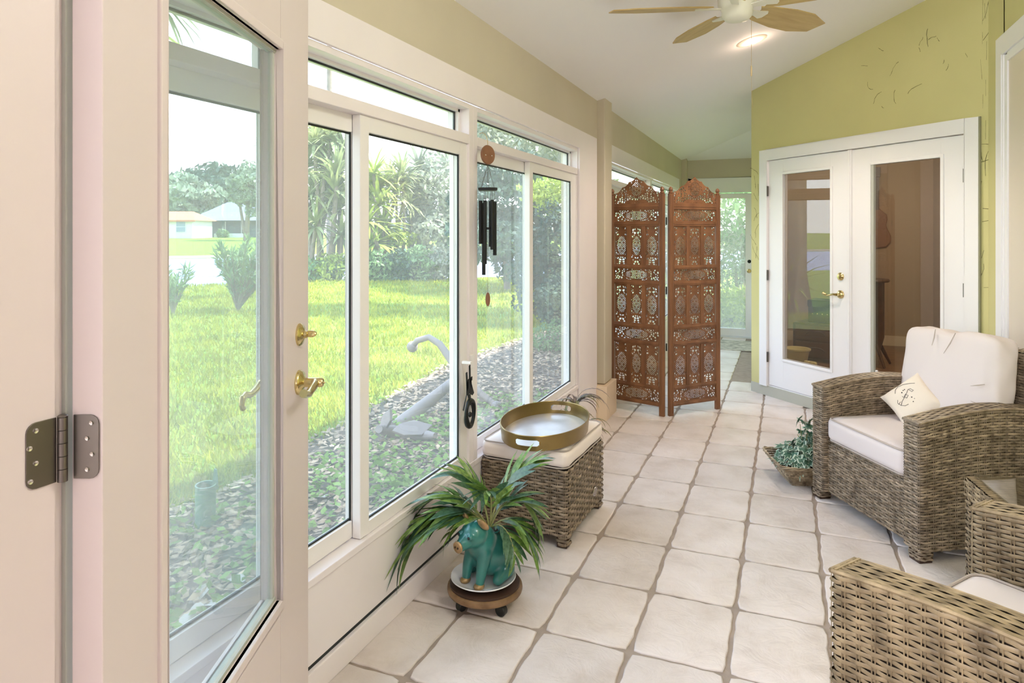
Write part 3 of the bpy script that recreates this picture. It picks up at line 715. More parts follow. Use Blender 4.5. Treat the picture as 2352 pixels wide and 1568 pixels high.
# ------------------------------------------------------------------ ottoman, cushion, tray
ot = empty('ottoman', (-1.137, 3.218, 0), math.radians(-2.4)); tag(ot, 'square wicker ottoman in front of the sliding windows', 'ottoman')
ow, ol = .222, .276
MB().box((-ow+.008, -ol+.008, .055), (ow-.008, ol-.008, .355)).build('frame_core', M_wbase, ot)
rows, stv = weave(round_path([(-ow, -ol), (ow, -ol), (ow, ol), (-ow, ol)], .016, True), .055, .362, .0138, .036, amp=.0055, closed=True)
wobj('body_weave', rows+stv, M_wick2, ot)
for sx_ in (-1, 1):
    for sy_ in (-1, 1):
        lg = MB().box((sx_*(ow-.055), sy_*(ol-.055), 0.004), (sx_*(ow-.006), sy_*(ol-.006), .06)).build('leg', M_woodd, ot)
        r_, s_ = weave(round_path([(sx_*(ow-.029)-.027, sy_*(ol-.029)-.027), (sx_*(ow-.029)+.027, sy_*(ol-.029)-.027), (sx_*(ow-.029)+.027, sy_*(ol-.029)+.027), (sx_*(ow-.029)-.027, sy_*(ol-.029)+.027)], .008, True), .010, .058, .0138, .027, closed=True)
        wobj('leg_weave', r_, M_wick2, lg)
el = [(.033*math.cos(a), .020*math.sin(a)) for a in np.linspace(0, 2*PI, 24, endpoint=False)]
bd = MB().prism(el, 0, .003, Matrix(((0, 0, 1, ow+.004), (1, 0, 0, .115), (0, 1, 0, .135), (0, 0, 0, 1)))).build('badge', mat('badge_plate', col(150, 138, 134), .35, .5), ot)
MB().tube([(ow+.0075, .115+.033*math.cos(a), .135+.020*math.sin(a)) for a in np.linspace(0, 2*PI, 25)], .0018, 5, False).build('badge_rim', M_screw, bd, smooth=True)
oc = mesh_obj('ottoman_cushion', soft_box(.452, .565, .088, .034, crown=.008, bulge=.004, noise=.003, seed=9), M_cush2)
oc.location = (-1.137, 3.215, .410); oc.rotation_euler = (0, 0, math.radians(-2.4)); tag(oc, 'pale cream cushion lying on top of the wicker ottoman', 'cushion')
for z in (.04, -.04): piping_loop(.452, .565, z, .05, .0035, .006).build('piping', M_pipe, oc, smooth=True)
ty = empty('serving_tray', (-1.115, 3.165, .463), math.radians(4)); tag(ty, 'large oval bronze tray with handle slots, resting on the ottoman cushion', 'tray')
ta, tb = .325, .205; ns = 320
MB().prism([(tb*math.cos(a)*.985, ta*math.sin(a)*.985) for a in np.linspace(0, 2*PI, ns, endpoint=False)], 0, .006).build('tray_base', M_pewter, ty)
zs = [0, .012, .022, .024, .027, .031, .036, .041, .045, .048, .050, .060, .068]
V = []; F = []
for i in range(ns):
    a = 2*PI*i/ns
    for q in (0, 1):
        for z in zs: V.append(((tb-q*.004+z*.10)*math.cos(a), (ta-q*.004+z*.10)*math.sin(a), z))
nz = len(zs)
def vid(i, q, k): return (i % ns)*2*nz+q*nz+k
def hole(i, k):
    a = (i+.5)/ns*2*PI; x = tb*math.cos(a)
    q = abs(((zs[k]+zs[k+1])/2-.036)/.0145)
    return q < 1 and abs(x) < .043+.0145*math.sqrt(1-q*q)
for i in range(ns):
    for k in range(nz-1):
        if hole(i, k): continue
        F.append((vid(i,0,k), vid(i+1,0,k), vid(i+1,0,k+1), vid(i,0,k+1))); F.append((vid(i,1,k+1), vid(i+1,1,k+1), vid(i+1,1,k), vid(i,1,k)))
        for (di, dk, e) in ((1, 0, ((1,0),(1,1))), (-1, 0, ((0,1),(0,0)))):
            if hole((i+di) % ns, k): F.append((vid(i+e[0][0],0,k+e[0][1]), vid(i+e[1][0],0,k+e[1][1]), vid(i+e[1][0],1,k+e[1][1]), vid(i+e[0][0],1,k+e[0][1])))
        if k < nz-2 and hole(i, k+1): F.append((vid(i,0,k+1), vid(i+1,0,k+1), vid(i+1,1,k+1), vid(i,1,k+1)))
        if k > 0 and hole(i, k-1): F.append((vid(i+1,0,k), vid(i,0,k), vid(i,1,k), vid(i+1,1,k)))
    F.append((vid(i,0,nz-1), vid(i+1,0,nz-1), vid(i+1,1,nz-1), vid(i,1,nz-1)))
me = bpy.data.meshes.new('tray_rim'); me.from_pydata(V, [], F); me.polygons.foreach_set('use_smooth', [True]*len(F)); me.set_sharp_from_angle(angle=.7)
mesh_obj('tray_rim', me, M_bronze, ty)
MB().tube([((tb+.0052)*math.cos(a), (ta+.0052)*math.sin(a), .068) for a in np.linspace(0, 2*PI, 97)], .0028, 6, False).build('rim_bead', M_bronze, ty, smooth=True)

# ------------------------------------------------------------------ plant caddy, saucer, pig planter, palm
PC = Vector((-1.095, 2.392, 0))
cd = empty('plant_caddy', PC); tag(cd, 'round wooden plant caddy on black casters near the windows', 'plant caddy')
MB().lathe([(.10, .052), (.138, .052), (.146, .058), (.148, .066), (.146, .076), (.138, .080), (.10, .080)], 48).build('wood_ring', mat('caddy_wood', col(110, 82, 54), .5, var2=col(150, 118, 84), vscale=18), cd, smooth=True)
MB().lathe([(.001, .078), (.137, .078), (.137, .088), (.125, .090), (.001, .090)], 48).build('inner_disc', M_woodd, cd, smooth=True)
for a in (-2.25, -.55, .9, 2.5):
    x, y = .105*math.cos(a), .105*math.sin(a)
    c_ = MB().box((x-.012, y-.012, .036), (x+.012, y+.012, .053)).build('caster', M_black, cd, bevel=.002)
    MB().lathe([(.001, -.014), (.018, -.014), (.0215, -.010), (.0215, .010), (.018, .014), (.001, .014)], 20, M=Matrix.Translation((x+.004, y, .0216)) @ Matrix.Rotation(a+.4, 4, 'Z') @ Matrix.Rotation(PI/2, 4, 'X')).build('wheel', M_black, c_, smooth=True)
sa = MB().lathe([(.001, .0), (.085, 0), (.095, .004), (.118, .016), (.128, .023), (.126, .0265), (.114, .021), (.092, .010), (.08, .0065), (.001, .006)], 56).build('saucer', M_sauc, smooth=True)
sa.location = PC+Vector((-.004, -.006, .0905)); tag(sa, 'white ceramic saucer under the teal pig planter', 'saucer')
def blob(parts, name, vox, mt, parent=None, smooth_it=6):
    """union of ellipsoids/capsules fused by a voxel remesh into one skin"""
    b = MB()
    for p in parts:
        if p[0] == 'e': b.ball(p[1], p[2], 12, p[3] if len(p) > 3 else None)
        else: b.tube(p[1], p[2], 14); b.ball(p[1][0], p[2][0]*.98, 8); b.ball(p[1][-1], p[2][-1]*.98, 8)
    o = b.build(name+'_tmp'); md = o.modifiers.new('r', 'REMESH'); md.mode = 'VOXEL'; md.voxel_size = vox
    ms = o.modifiers.new('s', 'SMOOTH'); ms.iterations = smooth_it; ms.factor = .5
    dg = bpy.context.evaluated_depsgraph_get(); me = bpy.data.meshes.new_from_object(o.evaluated_get(dg)); me.name = name
    bpy.data.objects.remove(o)
    me.polygons.foreach_set('use_smooth', [True]*len(me.polygons))
    me.materials.clear(); return mesh_obj(name, me, mt, parent)
# pig faces -y in its own frame (towards the viewer, turned left)
pg = empty('pig_planter', PC+Vector((.0, -.004, .0966)), math.radians(-20)); pg.scale = (1.1, 1.1, 1.1); tag(pg, 'teal glazed pig shaped planter sitting on a white saucer', 'planter')
RX = lambda a: Matrix.Rotation(a, 4, 'X')
body = [('e', (0, .035, .085), (.068, .078, .080), RX(.5)), ('e', (0, .055, .055), (.072, .062, .056)), ('e', (0, -.012, .135), (.052, .055, .062)),
        ('e', (0, -.052, .178), (.048, .050, .046)), ('t', [(0, -.085, .168), (0, -.112, .160)], [.030, .022]),
        ('t', [(-.030, -.030, .11), (-.034, -.048, .06), (-.034, -.058, .018)], [.027, .020, .0155]), ('t', [(.030, -.030, .11), (.034, -.048, .06), (.034, -.058, .018)], [.027, .020, .0155]),
        ('t', [(-.055, .05, .04), (-.066, .0, .02)], [.036, .02]), ('t', [(.055, .05, .04), (.066, .0, .02)], [.036, .02]),
        ('e', (-.024, -.094, .185), (.013, .010, .012)), ('e', (.024, -.094, .185), (.013, .010, .012))]
pb = blob(body, 'body', .0042, M_teal, pg)
for s_ in (-1, 1):
    MB().ball((s_*.034, -.061, .010), (.018, .021, .0115), 8).build('hoof', M_gold, pg, smooth=True)
    MB().ball((s_*.043, -.050, .222), (.017, .009, .026), 8, Matrix.Rotation(-s_*.5, 4, 'Y') @ RX(.55)).build('ear', M_gold, pg, smooth=True)
    MB().ball((s_*.0245, -.1025, .186), (.0055, .004, .005), 6).build('eye', M_black, pg, smooth=True)
sn = MB().lathe([(.001, 0), (.018, 0), (.0205, .004), (.019, .010), (.001, .012)], 20, M=Matrix.Translation((0, -.124, .158)) @ RX(PI/2+.1)).build('snout', M_gold, pg, smooth=True)
MB().ball((-.007, -.137, .158), (.003, .003, .004), 5).ball((.007, -.137, .158), (.003, .003, .004), 5).build('nostril', M_woodd, sn)
MB().lathe([(.030, .0), (.038, .012), (.036, .014), (.028, .004)], 24, c=(0, .03, .158)).build('rim', M_teal, pg, smooth=True)
MB().lathe([(.001, 0), (.034, 0), (.001, .006)], 20, c=(0, .03, .162)).build('soil', M_soil, pg)
# palm with arching fronds; every leaflet is a mesh object sharing data
def leaflet_mesh(name, mt, w=.085, droop=.18, fold=.25, n=6):
    V = []; F = []
    for i in range(n+1):
        t = i/n; hw = w*math.sin(PI*min(1, t*.93+.06))**.75*(1-.35*t); 
        if i == n: hw = .001
        x = t; z = -droop*t*t
        V += [(x, -hw, z+fold*hw), (x, 0, z), (x, hw, z+fold*hw)]
    for i in range(n):
        for k in (0, 1): a = i*3+k; F.append((a, a+3, a+4, a+1))
    me = npmesh(name, V, F); me.materials.append(mt); me.polygons.foreach_set('use_smooth', [True]*len(me.polygons)); return me
LM = [leaflet_mesh('leaflet', m_, .085+.012*i, .12+.1*i) for i, m_ in enumerate((M_leaf, M_leaf, M_leafd))]
LMd = [leaflet_mesh('leaflet', m_, .085+.012*i, .12+.1*i) for i, m_ in enumerate((M_leafd, M_leafd, M_leaf))]
def bez(p, n):
    p = [Vector(q) for q in p]; o = []
    for t in np.linspace(0, 1, n):
        q = p
        while len(q) > 1: q = [a.lerp(b_, t) for a, b_ in zip(q, q[1:])]
        o.append(q[0])
    return o
pm = empty('potted_palm', PC+Vector((.005, .03, .276))); tag(pm, 'leafy green parlour palm growing out of the pig planter', 'plant')
def frond(ctrl, npair, ll, meshes, rr, spread=.95, start=.22):
    pts = bez(ctrl, 24); fr_ = MB().tube(pts, list(np.linspace(.0042, .0014, 24)), 6).build('frond', M_stem, pm, smooth=True)
    for i in range(npair):
        t = start+(1-start)*(i+.5)/npair; fi = t*23; i0 = min(22, int(fi)); p = pts[i0].lerp(pts[i0+1], fi-i0); tg = (pts[i0+1]-pts[i0]).normalized()
        up = Vector((0, 0, 1)); side = tg.cross(up)
        if side.length < .2: side = Vector((1, 0, 0))
        side.normalize(); nrm = side.cross(tg).normalized()
        L_ = ll*(math.sin(PI*(.18+.72*(t-start)/(1-start)))*.6+.5)*rr.uniform(.85, 1.15)
        for s_ in (-1, 1):
            an = spread*(1-.55*t)*rr.uniform(.85, 1.15); d = (tg*math.cos(an)+side*s_*math.sin(an)+nrm*rr.uniform(-.05, .3)+Vector((0, 0, -.12))).normalized()
            zz_ = (nrm+Vector((rr.uniform(-.3, .3), rr.uniform(-.3, .3), 0))).normalized(); yy = zz_.cross(d).normalized(); zz_ = d.cross(yy)
            o = bpy.data.objects.new('leaflet', rr.choice(meshes)); COL.objects.link(o); o.parent = fr_
            w_ = L_*rr.uniform(.9, 1.25)
            o.matrix_local = Matrix(((d.x*L_, yy.x*w_, zz_.x*L_, p.x), (d.y*L_, yy.y*w_, zz_.y*L_, p.y), (d.z*L_, yy.z*w_, zz_.z*L_, p.z), (0, 0, 0, 1)))
rr = random.Random(12)
CR = Vector((.925, .379, 0)); CF = Vector((-.379, .925, 0))   # across the view / away from the viewer
def K(r, f_, z): v = CR*r+CF*f_; return (v.x, v.y, z)
frond([(0,0,0), K(-.09,-.02,.12), K(-.26,-.05,.10), K(-.42,-.12,-.17)], 15, .17, LM+LMd, rr, .75, .2)
frond([(0,0,0), K(-.06,.0,.12), K(-.16,.03,.16), K(-.23,.05,.10)], 11, .16, LM, rr, 1.0)
frond([(0,0,0), K(-.02,-.0,.15), K(-.06,.0,.22), K(-.14,.03,.22)], 10, .14, LM, rr, .9)
frond([(0,0,0), K(.03,.02,.14), K(.09,.04,.22), K(.18,.04,.26)], 11, .14, LM, rr, .9)
frond([(0,0,0), K(.06,.0,.16), K(.15,.0,.17), K(.19,.0,.0)], 12, .14, LMd, rr, .8)
frond([(0,0,0), K(.06,-.02,.08), K(.13,-.06,.08), K(.18,-.07,-.06)], 8, .13, LMd, rr, .8)
frond([(0,0,0), K(-.05,.02,.09), K(-.15,.02,.11), K(-.28,.0,-.02)], 12, .14, LM, rr, .85)
frond([(0,0,0), K(.02,.0,.13), K(.0,-.04,.20), K(-.02,-.08,.17)], 8, .12, LM, rr, .9)
frond([(0,0,0), K(.03,.03,.10), K(.10,.06,.14), K(.16,.08,.06)], 8, .13, LMd, rr, .9)
frond([(0,0,0), K(.04,-.05,.07), K(.09,-.11,.05), K(.10,-.13,-.05)], 7, .10, LMd, rr, .9)
frond([(0,0,0), K(-.07,.0,.11), K(-.21,-.01,.14), K(-.34,-.05,-.02)], 12, .15, LM, rr, .85)
frond([(0,0,0), K(-.03,-.03,.08), K(-.09,-.05,.10), K(-.16,-.05,.0)], 8, .11, LM, rr, .9)

# ------------------------------------------------------------------ small striped plant by the window post
dp = empty('dracaena', (-1.20, 3.96, 0)); tag(dp, 'potted plant with thin striped arching leaves, behind the ottoman', 'plant')
MB().lathe([(.001, 0), (.065, 0), (.085, .16), (.092, .165), (.092, .185), (.08, .185), (.076, .16), (.001, .155)], 28).build('pot', M_terra, dp, smooth=True)
MB().lathe([(.001, .158), (.074, .158)], 20).build('soil', M_soil, dp)
def strap_mesh(L_, w, arch, droop, mt, tw=0, n=9):
    V = []; F = []
    x = z = 0; a = arch
    for i in range(n+1):
        t = i/n; hw = w*(math.sin(PI*(.12+.88*t))**.7 if t < 1 else .02); V += [(x, -hw, z+.3*hw), (x, 0, z), (x, hw, z+.3*hw)]
        x += math.cos(a)*L_/n; z += math.sin(a)*L_/n; a -= droop/n
    for i in range(n):
        for k in (0, 1): b_ = i*3+k; F.append((b_, b_+3, b_+4, b_+1))
    me = npmesh('leaf', V, F); me.materials.append(mt); me.polygons.foreach_set('use_smooth', [True]*len(me.polygons)); return me
SM = [strap_mesh(.27, .008, 1.1, 2.5, M_drac), strap_mesh(.20, .008, .9, 2.2, M_drac), strap_mesh(.22, .009, 1.25, 2.9, M_dgreen), strap_mesh(.16, .007, .6, 1.6, M_drac)]
rr = random.Random(5)
for (x, y, h, n) in ((0, 0, .40, 26), (-.02, -.03, .30, 14), (.04, .05, .24, 10), (.05, .10, .17, 6)):
    MB().tube([(x*.5, y*.3, .155), (x, y, h)], .007, 6).build('stem', M_stem, dp, smooth=True)
    for i in range(n):
        o = bpy.data.objects.new('leaf', rr.choice(SM)); COL.objects.link(o); o.parent = dp
        o.location = (x, y, h-rr.uniform(0, .03)); o.rotation_euler = (rr.uniform(-.2, .2), rr.uniform(-.35, .25), rr.uniform(0, 2*PI)); s_ = rr.uniform(.75, 1.15)
        o.scale = (s_, s_, s_)
        if x+s_*.16*math.cos(o.rotation_euler.z) < -.14: o.rotation_euler.z += PI

# ------------------------------------------------------------------ ivy basket
bk = empty('basket', (.095, 4.31, 0), math.radians(19)); tag(bk, 'shallow flared willow basket on the tiles beside the far armchair', 'basket')
def sq(r, h, n=8): return round_path([(-r, -r), (r, -r), (r, r), (-r, r)], r*.18, True, n)
items = []
R0, R1, BH = .105, .180, .108
for q in range(11):
    f_ = q/10; r = R0+(R1-R0)*f_; z = .006+BH*f_; pts = resample(sq(r, 0), .017, True); n = len(pts); n -= n % 2; pts = pts[:n]
    offs = .004*np.where((np.arange(n)+q) % 2, 1, -1); nn = pts/np.linalg.norm(pts, axis=1)[:, None]
    lift = .008*(np.abs(pts).min(1)/r)**2*f_   # corners stand higher
    for inn in (1, -1):
        p3 = np.column_stack([pts+nn*offs[:, None]*inn, z+lift]); p3 = np.vstack([p3, p3[:1]]); N3 = np.column_stack([nn*inn, np.zeros(n)]); N3 = np.vstack([N3, N3[:1]])
        items.append(ribbons(p3, N3, np.tile([0., 0, float(inn)], (n+1, 1)), .011, .003))
wobj('basket_weave', items, M_basket, bk)
b = MB()
for ph in range(3):
    pts = resample(sq(R1+.004, 0), .012, True); n = len(pts)
    b.tube([(p[0]*(1+.018*math.cos(i*.55+ph*2.1)), p[1]*(1+.018*math.cos(i*.55+ph*2.1)), BH+.010+.010*(min(abs(p[0]), abs(p[1]))/R1)**2+.006*math.sin(i*.55+ph*2.1)) for i, p in enumerate(list(pts)+[pts[0]])], .0042, 5, False)
b.build('braided_rim', M_basket, bk, smooth=True)
MB().box((-R0, -R0, .002), (R0, R0, .012)).build('basket_floor', M_basket, bk)
iv = empty('ivy_plant', (.095, 4.31, .012), math.radians(19)); tag(iv, 'variegated ivy with dark green leaves sitting in the willow basket', 'plant')
MB().lathe([(.001, 0), (.07, 0), (.085, .1), (.001, .1)], 20).build('inner_pot', M_soil, iv, smooth=True)
def ivy_mesh():
    pts = [(0, 0), (-.35, -.22), (-.5, .1), (-.28, .22), (-.34, .62), (-.12, .5), (0, 1.0), (.12, .5), (.34, .62), (.28, .22), (.5, .1), (.35, -.22)]
    V = []; F = []; MI = []
    c = (0, .22); n = len(pts)
    ins = [(c[0]+(x-c[0])*.80, c[1]+(y-c[1])*.80) for x, y in pts]
    z = lambda x, y: -.22*(abs(x)**1.5)-.18*y*y
    V = [(c[0], c[1], .04)]+[(x, y, z(x, y)) for x, y in ins]+[(x, y, z(x, y)) for x, y in pts]
    f3 = [(0, 1+i, 1+(i+1) % n) for i in range(n)]; f4 = [(1+i, 1+n+i, 1+n+(i+1) % n, 1+(i+1) % n) for i in range(n)]
    me = bpy.data.meshes.new('leaf'); me.from_pydata(V, [], f3+f4); me.materials.append(M_ivy); me.materials.append(M_ivye)
    me.polygons.foreach_set('material_index', [0]*n+[1]*n); me.update(); return me
IM = ivy_mesh(); rr = random.Random(21)
for i in range(180):
    a = rr.uniform(0, 2*PI); r = .155*math.sqrt(rr.random()); x, y = r*math.cos(a), r*math.sin(a); zt_ = .10+.13*(1-(r/.16)**2)
    if i > 164: x, y = rr.uniform(-.04, .06), rr.uniform(-.02, .06); zt_ = rr.uniform(.26, .38)
    o = bpy.data.objects.new('leaf', IM); COL.objects.link(o); o.parent = iv
    o.location = (x, y, zt_*rr.uniform(.75, 1.05)); s_ = rr.uniform(.045, .078); o.scale = (s_, s_, s_)
    o.rotation_euler = (rr.uniform(-1.3, .1), rr.uniform(-.4, .4), a-PI/2+rr.uniform(-.9, .9))
b = MB()
for i in range(12):
    a = rr.uniform(0, 2*PI); r = rr.uniform(.02, .12); b.tube(bez([(0, 0, .09), (r*.4*math.cos(a), r*.4*math.sin(a), .2), (r*math.cos(a), r*math.sin(a), rr.uniform(.18, .33))], 6), .0018, 5)
b.build('vine', M_stem, iv, smooth=True)

# ------------------------------------------------------------------ carved folding screen
def fret_mesh(w, h, th, seed, oval=True, crown=False, res=.0028):
    nx, ny = int(w/res)+1, int(h/res)+1; xs_ = np.linspace(-w/2, w/2, nx); ys_ = np.linspace(-h/2, h/2, ny); X, Y = np.meshgrid(xs_, ys_, indexing='ij')
    g = np.random.default_rng(seed); sp = .0195; gx, gy = np.meshgrid(np.arange(-w/2-sp, w/2+sp, sp), np.arange(-h/2-sp, h/2+sp, sp), indexing='ij')
    S_ = np.stack([gx.ravel(), gy.ravel()], 1)+g.uniform(-.42, .42, (gx.size, 2))*sp
    # mirror-symmetric carving
    S_ = S_[S_[:, 0] >= 0]; S_ = np.vstack([S_, S_*[-1, 1]]); solid = np.tile(g.random(len(S_)//2) < .32, 2)
    D = np.hypot(X[..., None]-S_[:, 0], Y[..., None]-S_[:, 1]); idx = np.argsort(D, -1)[..., :2]
    d = np.take_along_axis(D, idx, -1); edge = (d[..., 1]-d[..., 0])/2; f_ = .0023-edge
    f_ = np.where(solid[idx[..., 0]], np.maximum(f_, edge-.0008), f_)
    if crown:
        ox, oy, ocx, ocy = .055, .062, 0, .012
    else:
        ox, oy, ocx, ocy = (w*.40, h*.27, 0, 0) if h > w else (w*.27, h*.42, 0, 0)
    e = np.hypot((X-ocx)/ox, (Y-ocy)/oy); p = .0165
    u, v = (X+Y)/p, (X-Y)/p; lat = .115-np.minimum(np.abs(u-np.round(u)), np.abs(v-np.round(v)))
    lat = lat*p*.7
    for (a, b_) in ((0, 0), (0, .55), (0, -.55), (.45, .28), (-.45, .28), (.45, -.28), (-.45, -.28)):
        lat = np.maximum(lat, .0060-np.hypot(X-ocx-a*ox, Y-ocy-b_*oy))
    m_ = min(ox, oy); rim = .0032-np.abs((e-1.0))*m_
    f_ = np.where(e < 1, lat, f_); f_ = np.maximum(f_, rim)
    bord = .0045-np.minimum(np.minimum(X+w/2, w/2-X), np.minimum(Y+h/2, h/2-Y)); 
    if crown:
        t = np.abs(X)/(w/2); outl = h/2-(h*.60)*np.clip(t*1.05, 0, 1)**1.15-.012*np.abs(np.sin(t*PI*3.2))
        sd = outl-Y; f_ = np.maximum(f_, .006-np.abs(sd)); f_ = np.where(sd < 0, -1e-3, f_)
        f_ = np.maximum(f_, np.where(sd > 0, .0045-(Y+h/2), -1)); 
    else: f_ = np.maximum(f_, bord)
    V = []; F = []
    fb, bb = 0, 0
    for i in range(nx-1):
        for j in range(ny-1):
            c = ((i, j), (i+1, j), (i+1, j+1), (i, j+1)); val = [f_[a] for a in c]
            if max(val) <= 0: continue
            poly = []; 
            for k in range(4):
                a, b_ = c[k], c[(k+1) % 4]; va, vb = val[k], val[(k+1) % 4]
                if va > 0: poly.append((xs_[a[0]], ys_[a[1]], 0))
                if (va > 0) != (vb > 0):
                    t = va/(va-vb); poly.append((xs_[a[0]]+(xs_[b_[0]]-xs_[a[0]])*t, ys_[a[1]]+(ys_[b_[1]]-ys_[a[1]])*t, 1))
            n = len(poly); o = len(V)
            V += [(x, y, th/2) for x, y, _ in poly]+[(x, y, -th/2) for x, y, _ in poly]
            F.append(tuple(range(o, o+n))); F.append(tuple(range(o+2*n-1, o+n-1, -1)))
            for k in range(n):
                q = (k+1) % n
                if poly[k][2] and poly[q][2]: F.append((o+k, o+n+k, o+n+q, o+q))
    me = bpy.data.meshes.new('fret_panel'); me.from_pydata(V, [], F); me.materials.append(M_wood); me.update(); return me
PW, PH = .515, 1.80
FV = [fret_mesh(.118, .325, .007, 11), fret_mesh(.118, .325, .007, 12)]; FH = [fret_mesh(.425, .105, .007, 13), fret_mesh(.425, .105, .007, 14)]; FC = fret_mesh(.425, .215, .009, 15, crown=True)
fs_ = empty('folding_screen', (-.878, 5.40, 0)); tag(fs_, 'brown carved wooden folding screen with fretwork, standing by the window post', 'folding screen')
def post(b, x, pw=.044):
    b.box((x-pw/2, -.0125, 0), (x+pw/2, .0125, 1.77)); b.box((x-pw/2+.006, -.0165, .02), (x-pw/2+.014, .0165, 1.765)); b.box((x+pw/2-.014, -.0165, .02), (x+pw/2-.006, .0165, 1.765))
    b.lathe([(.016, 1.77), (.020, 1.778), (.012, 1.786), (.019, 1.80), (.014, 1.815), (.002, 1.826)], 12, c=(x, 0, 0))
def screen_panel(p, q):
    d = (Vector(q)-Vector(p)); a = math.atan2(d.y, d.x); w = d.length
    b = MB(); post(b, .022); post(b, w-.022)
    zr = [(.075, .105), (.205, .235), (.555, .585), (.685, .720), (1.035, 1.07), (1.165, 1.195), (1.51, 1.55), (1.645, 1.695)]
    for z0, z1 in zr: b.box((.044, -.0115, z0), (w-.044, .0115, z1)); b.box((.044, -.0145, (z0+z1)/2-.006), (w-.044, .0145, (z0+z1)/2+.006))
    iw = w-.088
    for z0, z1 in ((.235, .555), (.72, 1.035), (1.195, 1.51)):
        for k in (1, 2): x = .044+iw*k/3; b.box((x-.017, -.0115, z0), (x+.017, .0115, z1))
    o = b.build('screen_panel', M_wood, fs_, bevel=.002, seg=1)
    o.location = (p[0]+.878, p[1]-5.40, 0); o.rotation_euler = (0, 0, a)
    def put(me, x, z, sx_=1, sz_=1):
        f_ = bpy.data.objects.new('fret_panel', me); COL.objects.link(f_); f_.parent = o; f_.location = (x, 0, z); f_.rotation_euler = (PI/2, 0, 0); f_.scale = (sx_, sz_, 1)
    for i, (z0, z1) in enumerate(((.105, .205), (.585, .685), (1.07, 1.165), (1.55, 1.645))): put(FH[i % 2], w/2, (z0+z1)/2, iw/.425, (z1-z0)/.105)
    for i, (z0, z1) in enumerate(((.235, .555), (.72, 1.035), (1.195, 1.51))):
        for k in range(3): put(FV[(i+k) % 2], .044+iw*(k+.5)/3, (z0+z1)/2, (iw/3-.034+ (.017 if k != 1 else 0))/.118, (z1-z0)/.325)
    put(FC, w/2, 1.695+.1075, iw/.425, 1)
    return o
s1 = screen_panel((-1.368, 5.505), (-.892, 5.365)); s2 = screen_panel((-.866, 5.395), (-.513, 5.79))
b = MB()
for z in (.55, 1.0, 1.55): b.tube([(-.002, -.022, z-.03), (-.002, -.022, z+.03)], .006, 8)
b.build('hinge', M_blackm, fs_)

# ------------------------------------------------------------------ wind chime
wc = empty('wind_chime', (-1.315, 2.905, .022)); tag(wc, 'black tube wind chime with a wooden disc hanging before the windows', 'wind chime')
rc = .389+.45
MB().lathe([(.001, -.006), (.044, -.006), (.047, 0), (.044, .006), (.001, .006)], 32, M=Matrix.Translation((0, 0, 1.803)) @ Matrix.Rotation(1.25, 4, 'Z') @ Matrix.Rotation(PI/2, 4, 'X')).build('top_disc', M_chime, wc, smooth=True)
b = MB()
for s_ in (-1, 1): b.ball((s_*.022*math.cos(1.25)+.006*math.sin(1.25), s_*.022*math.sin(1.25)-.006*math.cos(1.25), 1.80), .0035, 6)
b.build('stud', M_screw, wc)
MB().tube(bez([(-.045, 0, 1.905), (-.02, 0, 1.92), (0, 0, 1.90), (0, 0, 1.845)], 10), .0014, 6).build('hook', M_brass, wc)
b = MB(); zr_ = 1.640
for i in range(6): a = i*PI/3; b.tube([(0, 0, 1.757), (.038*math.cos(a), .038*math.sin(a), zr_)], .0008, 4)
hs_ = [.345, .205, .30, .235, .255, .22]; tops = [1.575, 1.585, 1.585, 1.588, 1.58, 1.585]
ang = [2.6, 3.7, 4.75, 5.8, .6, 1.6]
for i in range(6):
    x, y = .034*math.cos(ang[i]), .034*math.sin(ang[i]); b.tube([(x, y, zr_), (x, y, tops[i])], .0008, 4)
b.tube([(0, 0, zr_), (0, 0, 1.15)], .0009, 4); b.build('string', M_string, wc)
MB().lathe([(.001, -.008), (.042, -.008), (.046, -.003), (.046, .006), (.001, .006)], 32, c=(0, 0, zr_)).build('ring_platform', M_black, wc, smooth=True)
for i in range(6):
    x, y = .034*math.cos(ang[i]), .034*math.sin(ang[i])
    MB().lathe([(.0075, 0), (.0088, 0), (.0088, hs_[i]), (.0075, hs_[i])], 16, c=(x, y, tops[i]-hs_[i])).build('chime_tube', M_blackm, wc, smooth=True)
MB().lathe([(.001, -.006), (.021, -.006), (.021, .006), (.001, .006)], 20, c=(0, 0, 1.453)).build('striker', M_black, wc, smooth=True)
MB().prism([(.011*math.cos(a), .034*math.sin(a)) for a in np.linspace(0, 2*PI, 20, endpoint=False)], -.006, .006, Matrix.Translation((0, 0, 1.116)) @ Matrix.Rotation(.6, 4, 'Z') @ Matrix.Rotation(PI/2, 4, 'X')).build('sail', M_chime, wc, bevel=.002)

# window latch with two dark ornaments hanging from it
lt = MB().box((XW+.0, 2.835, .815), (XW+.012, 2.862, .88)).box((XW+.0, 2.755, .853), (XW+.045, 2.775, .865)).box((XW, 2.83, .56), (XW+.008, 2.868, .82)).build('window_latch', M_vinyl, bevel=.002)
tag(lt, 'white latch plate on the mullion between the sliding windows', 'latch')
og = MB(); PX = Matrix(((0, 0, 1, XW+.036), (.95, 0, 0, 2.765), (0, 1, 0, .77), (0, 0, 0, 1)))
def flat(poly, t=.004): og.prism(poly, -t/2, t/2, PX)
flat([(-.008, .075), (.004, .08), (.010, .0), (-.004, -.01)]); flat([(-.042, .05), (-.030, .052), (-.018, -.02), (-.034, -.04)]); flat([(-.034, .01), (.012, .02), (.020, -.02), (-.016, -.06), (-.036, -.05)])
flat([(.012, -.0), (.045, -.058), (.028, -.066), (-.006, -.05)]); flat([(.012, .02), (.026, .022), (.024, .004), (.010, .004)]); flat([(-.022, -.055), (.006, -.055), (.014, -.105), (.004, -.106)]); flat([(-.036, -.048), (-.030, -.044), (-.068, -.116), (-.074, -.112)])
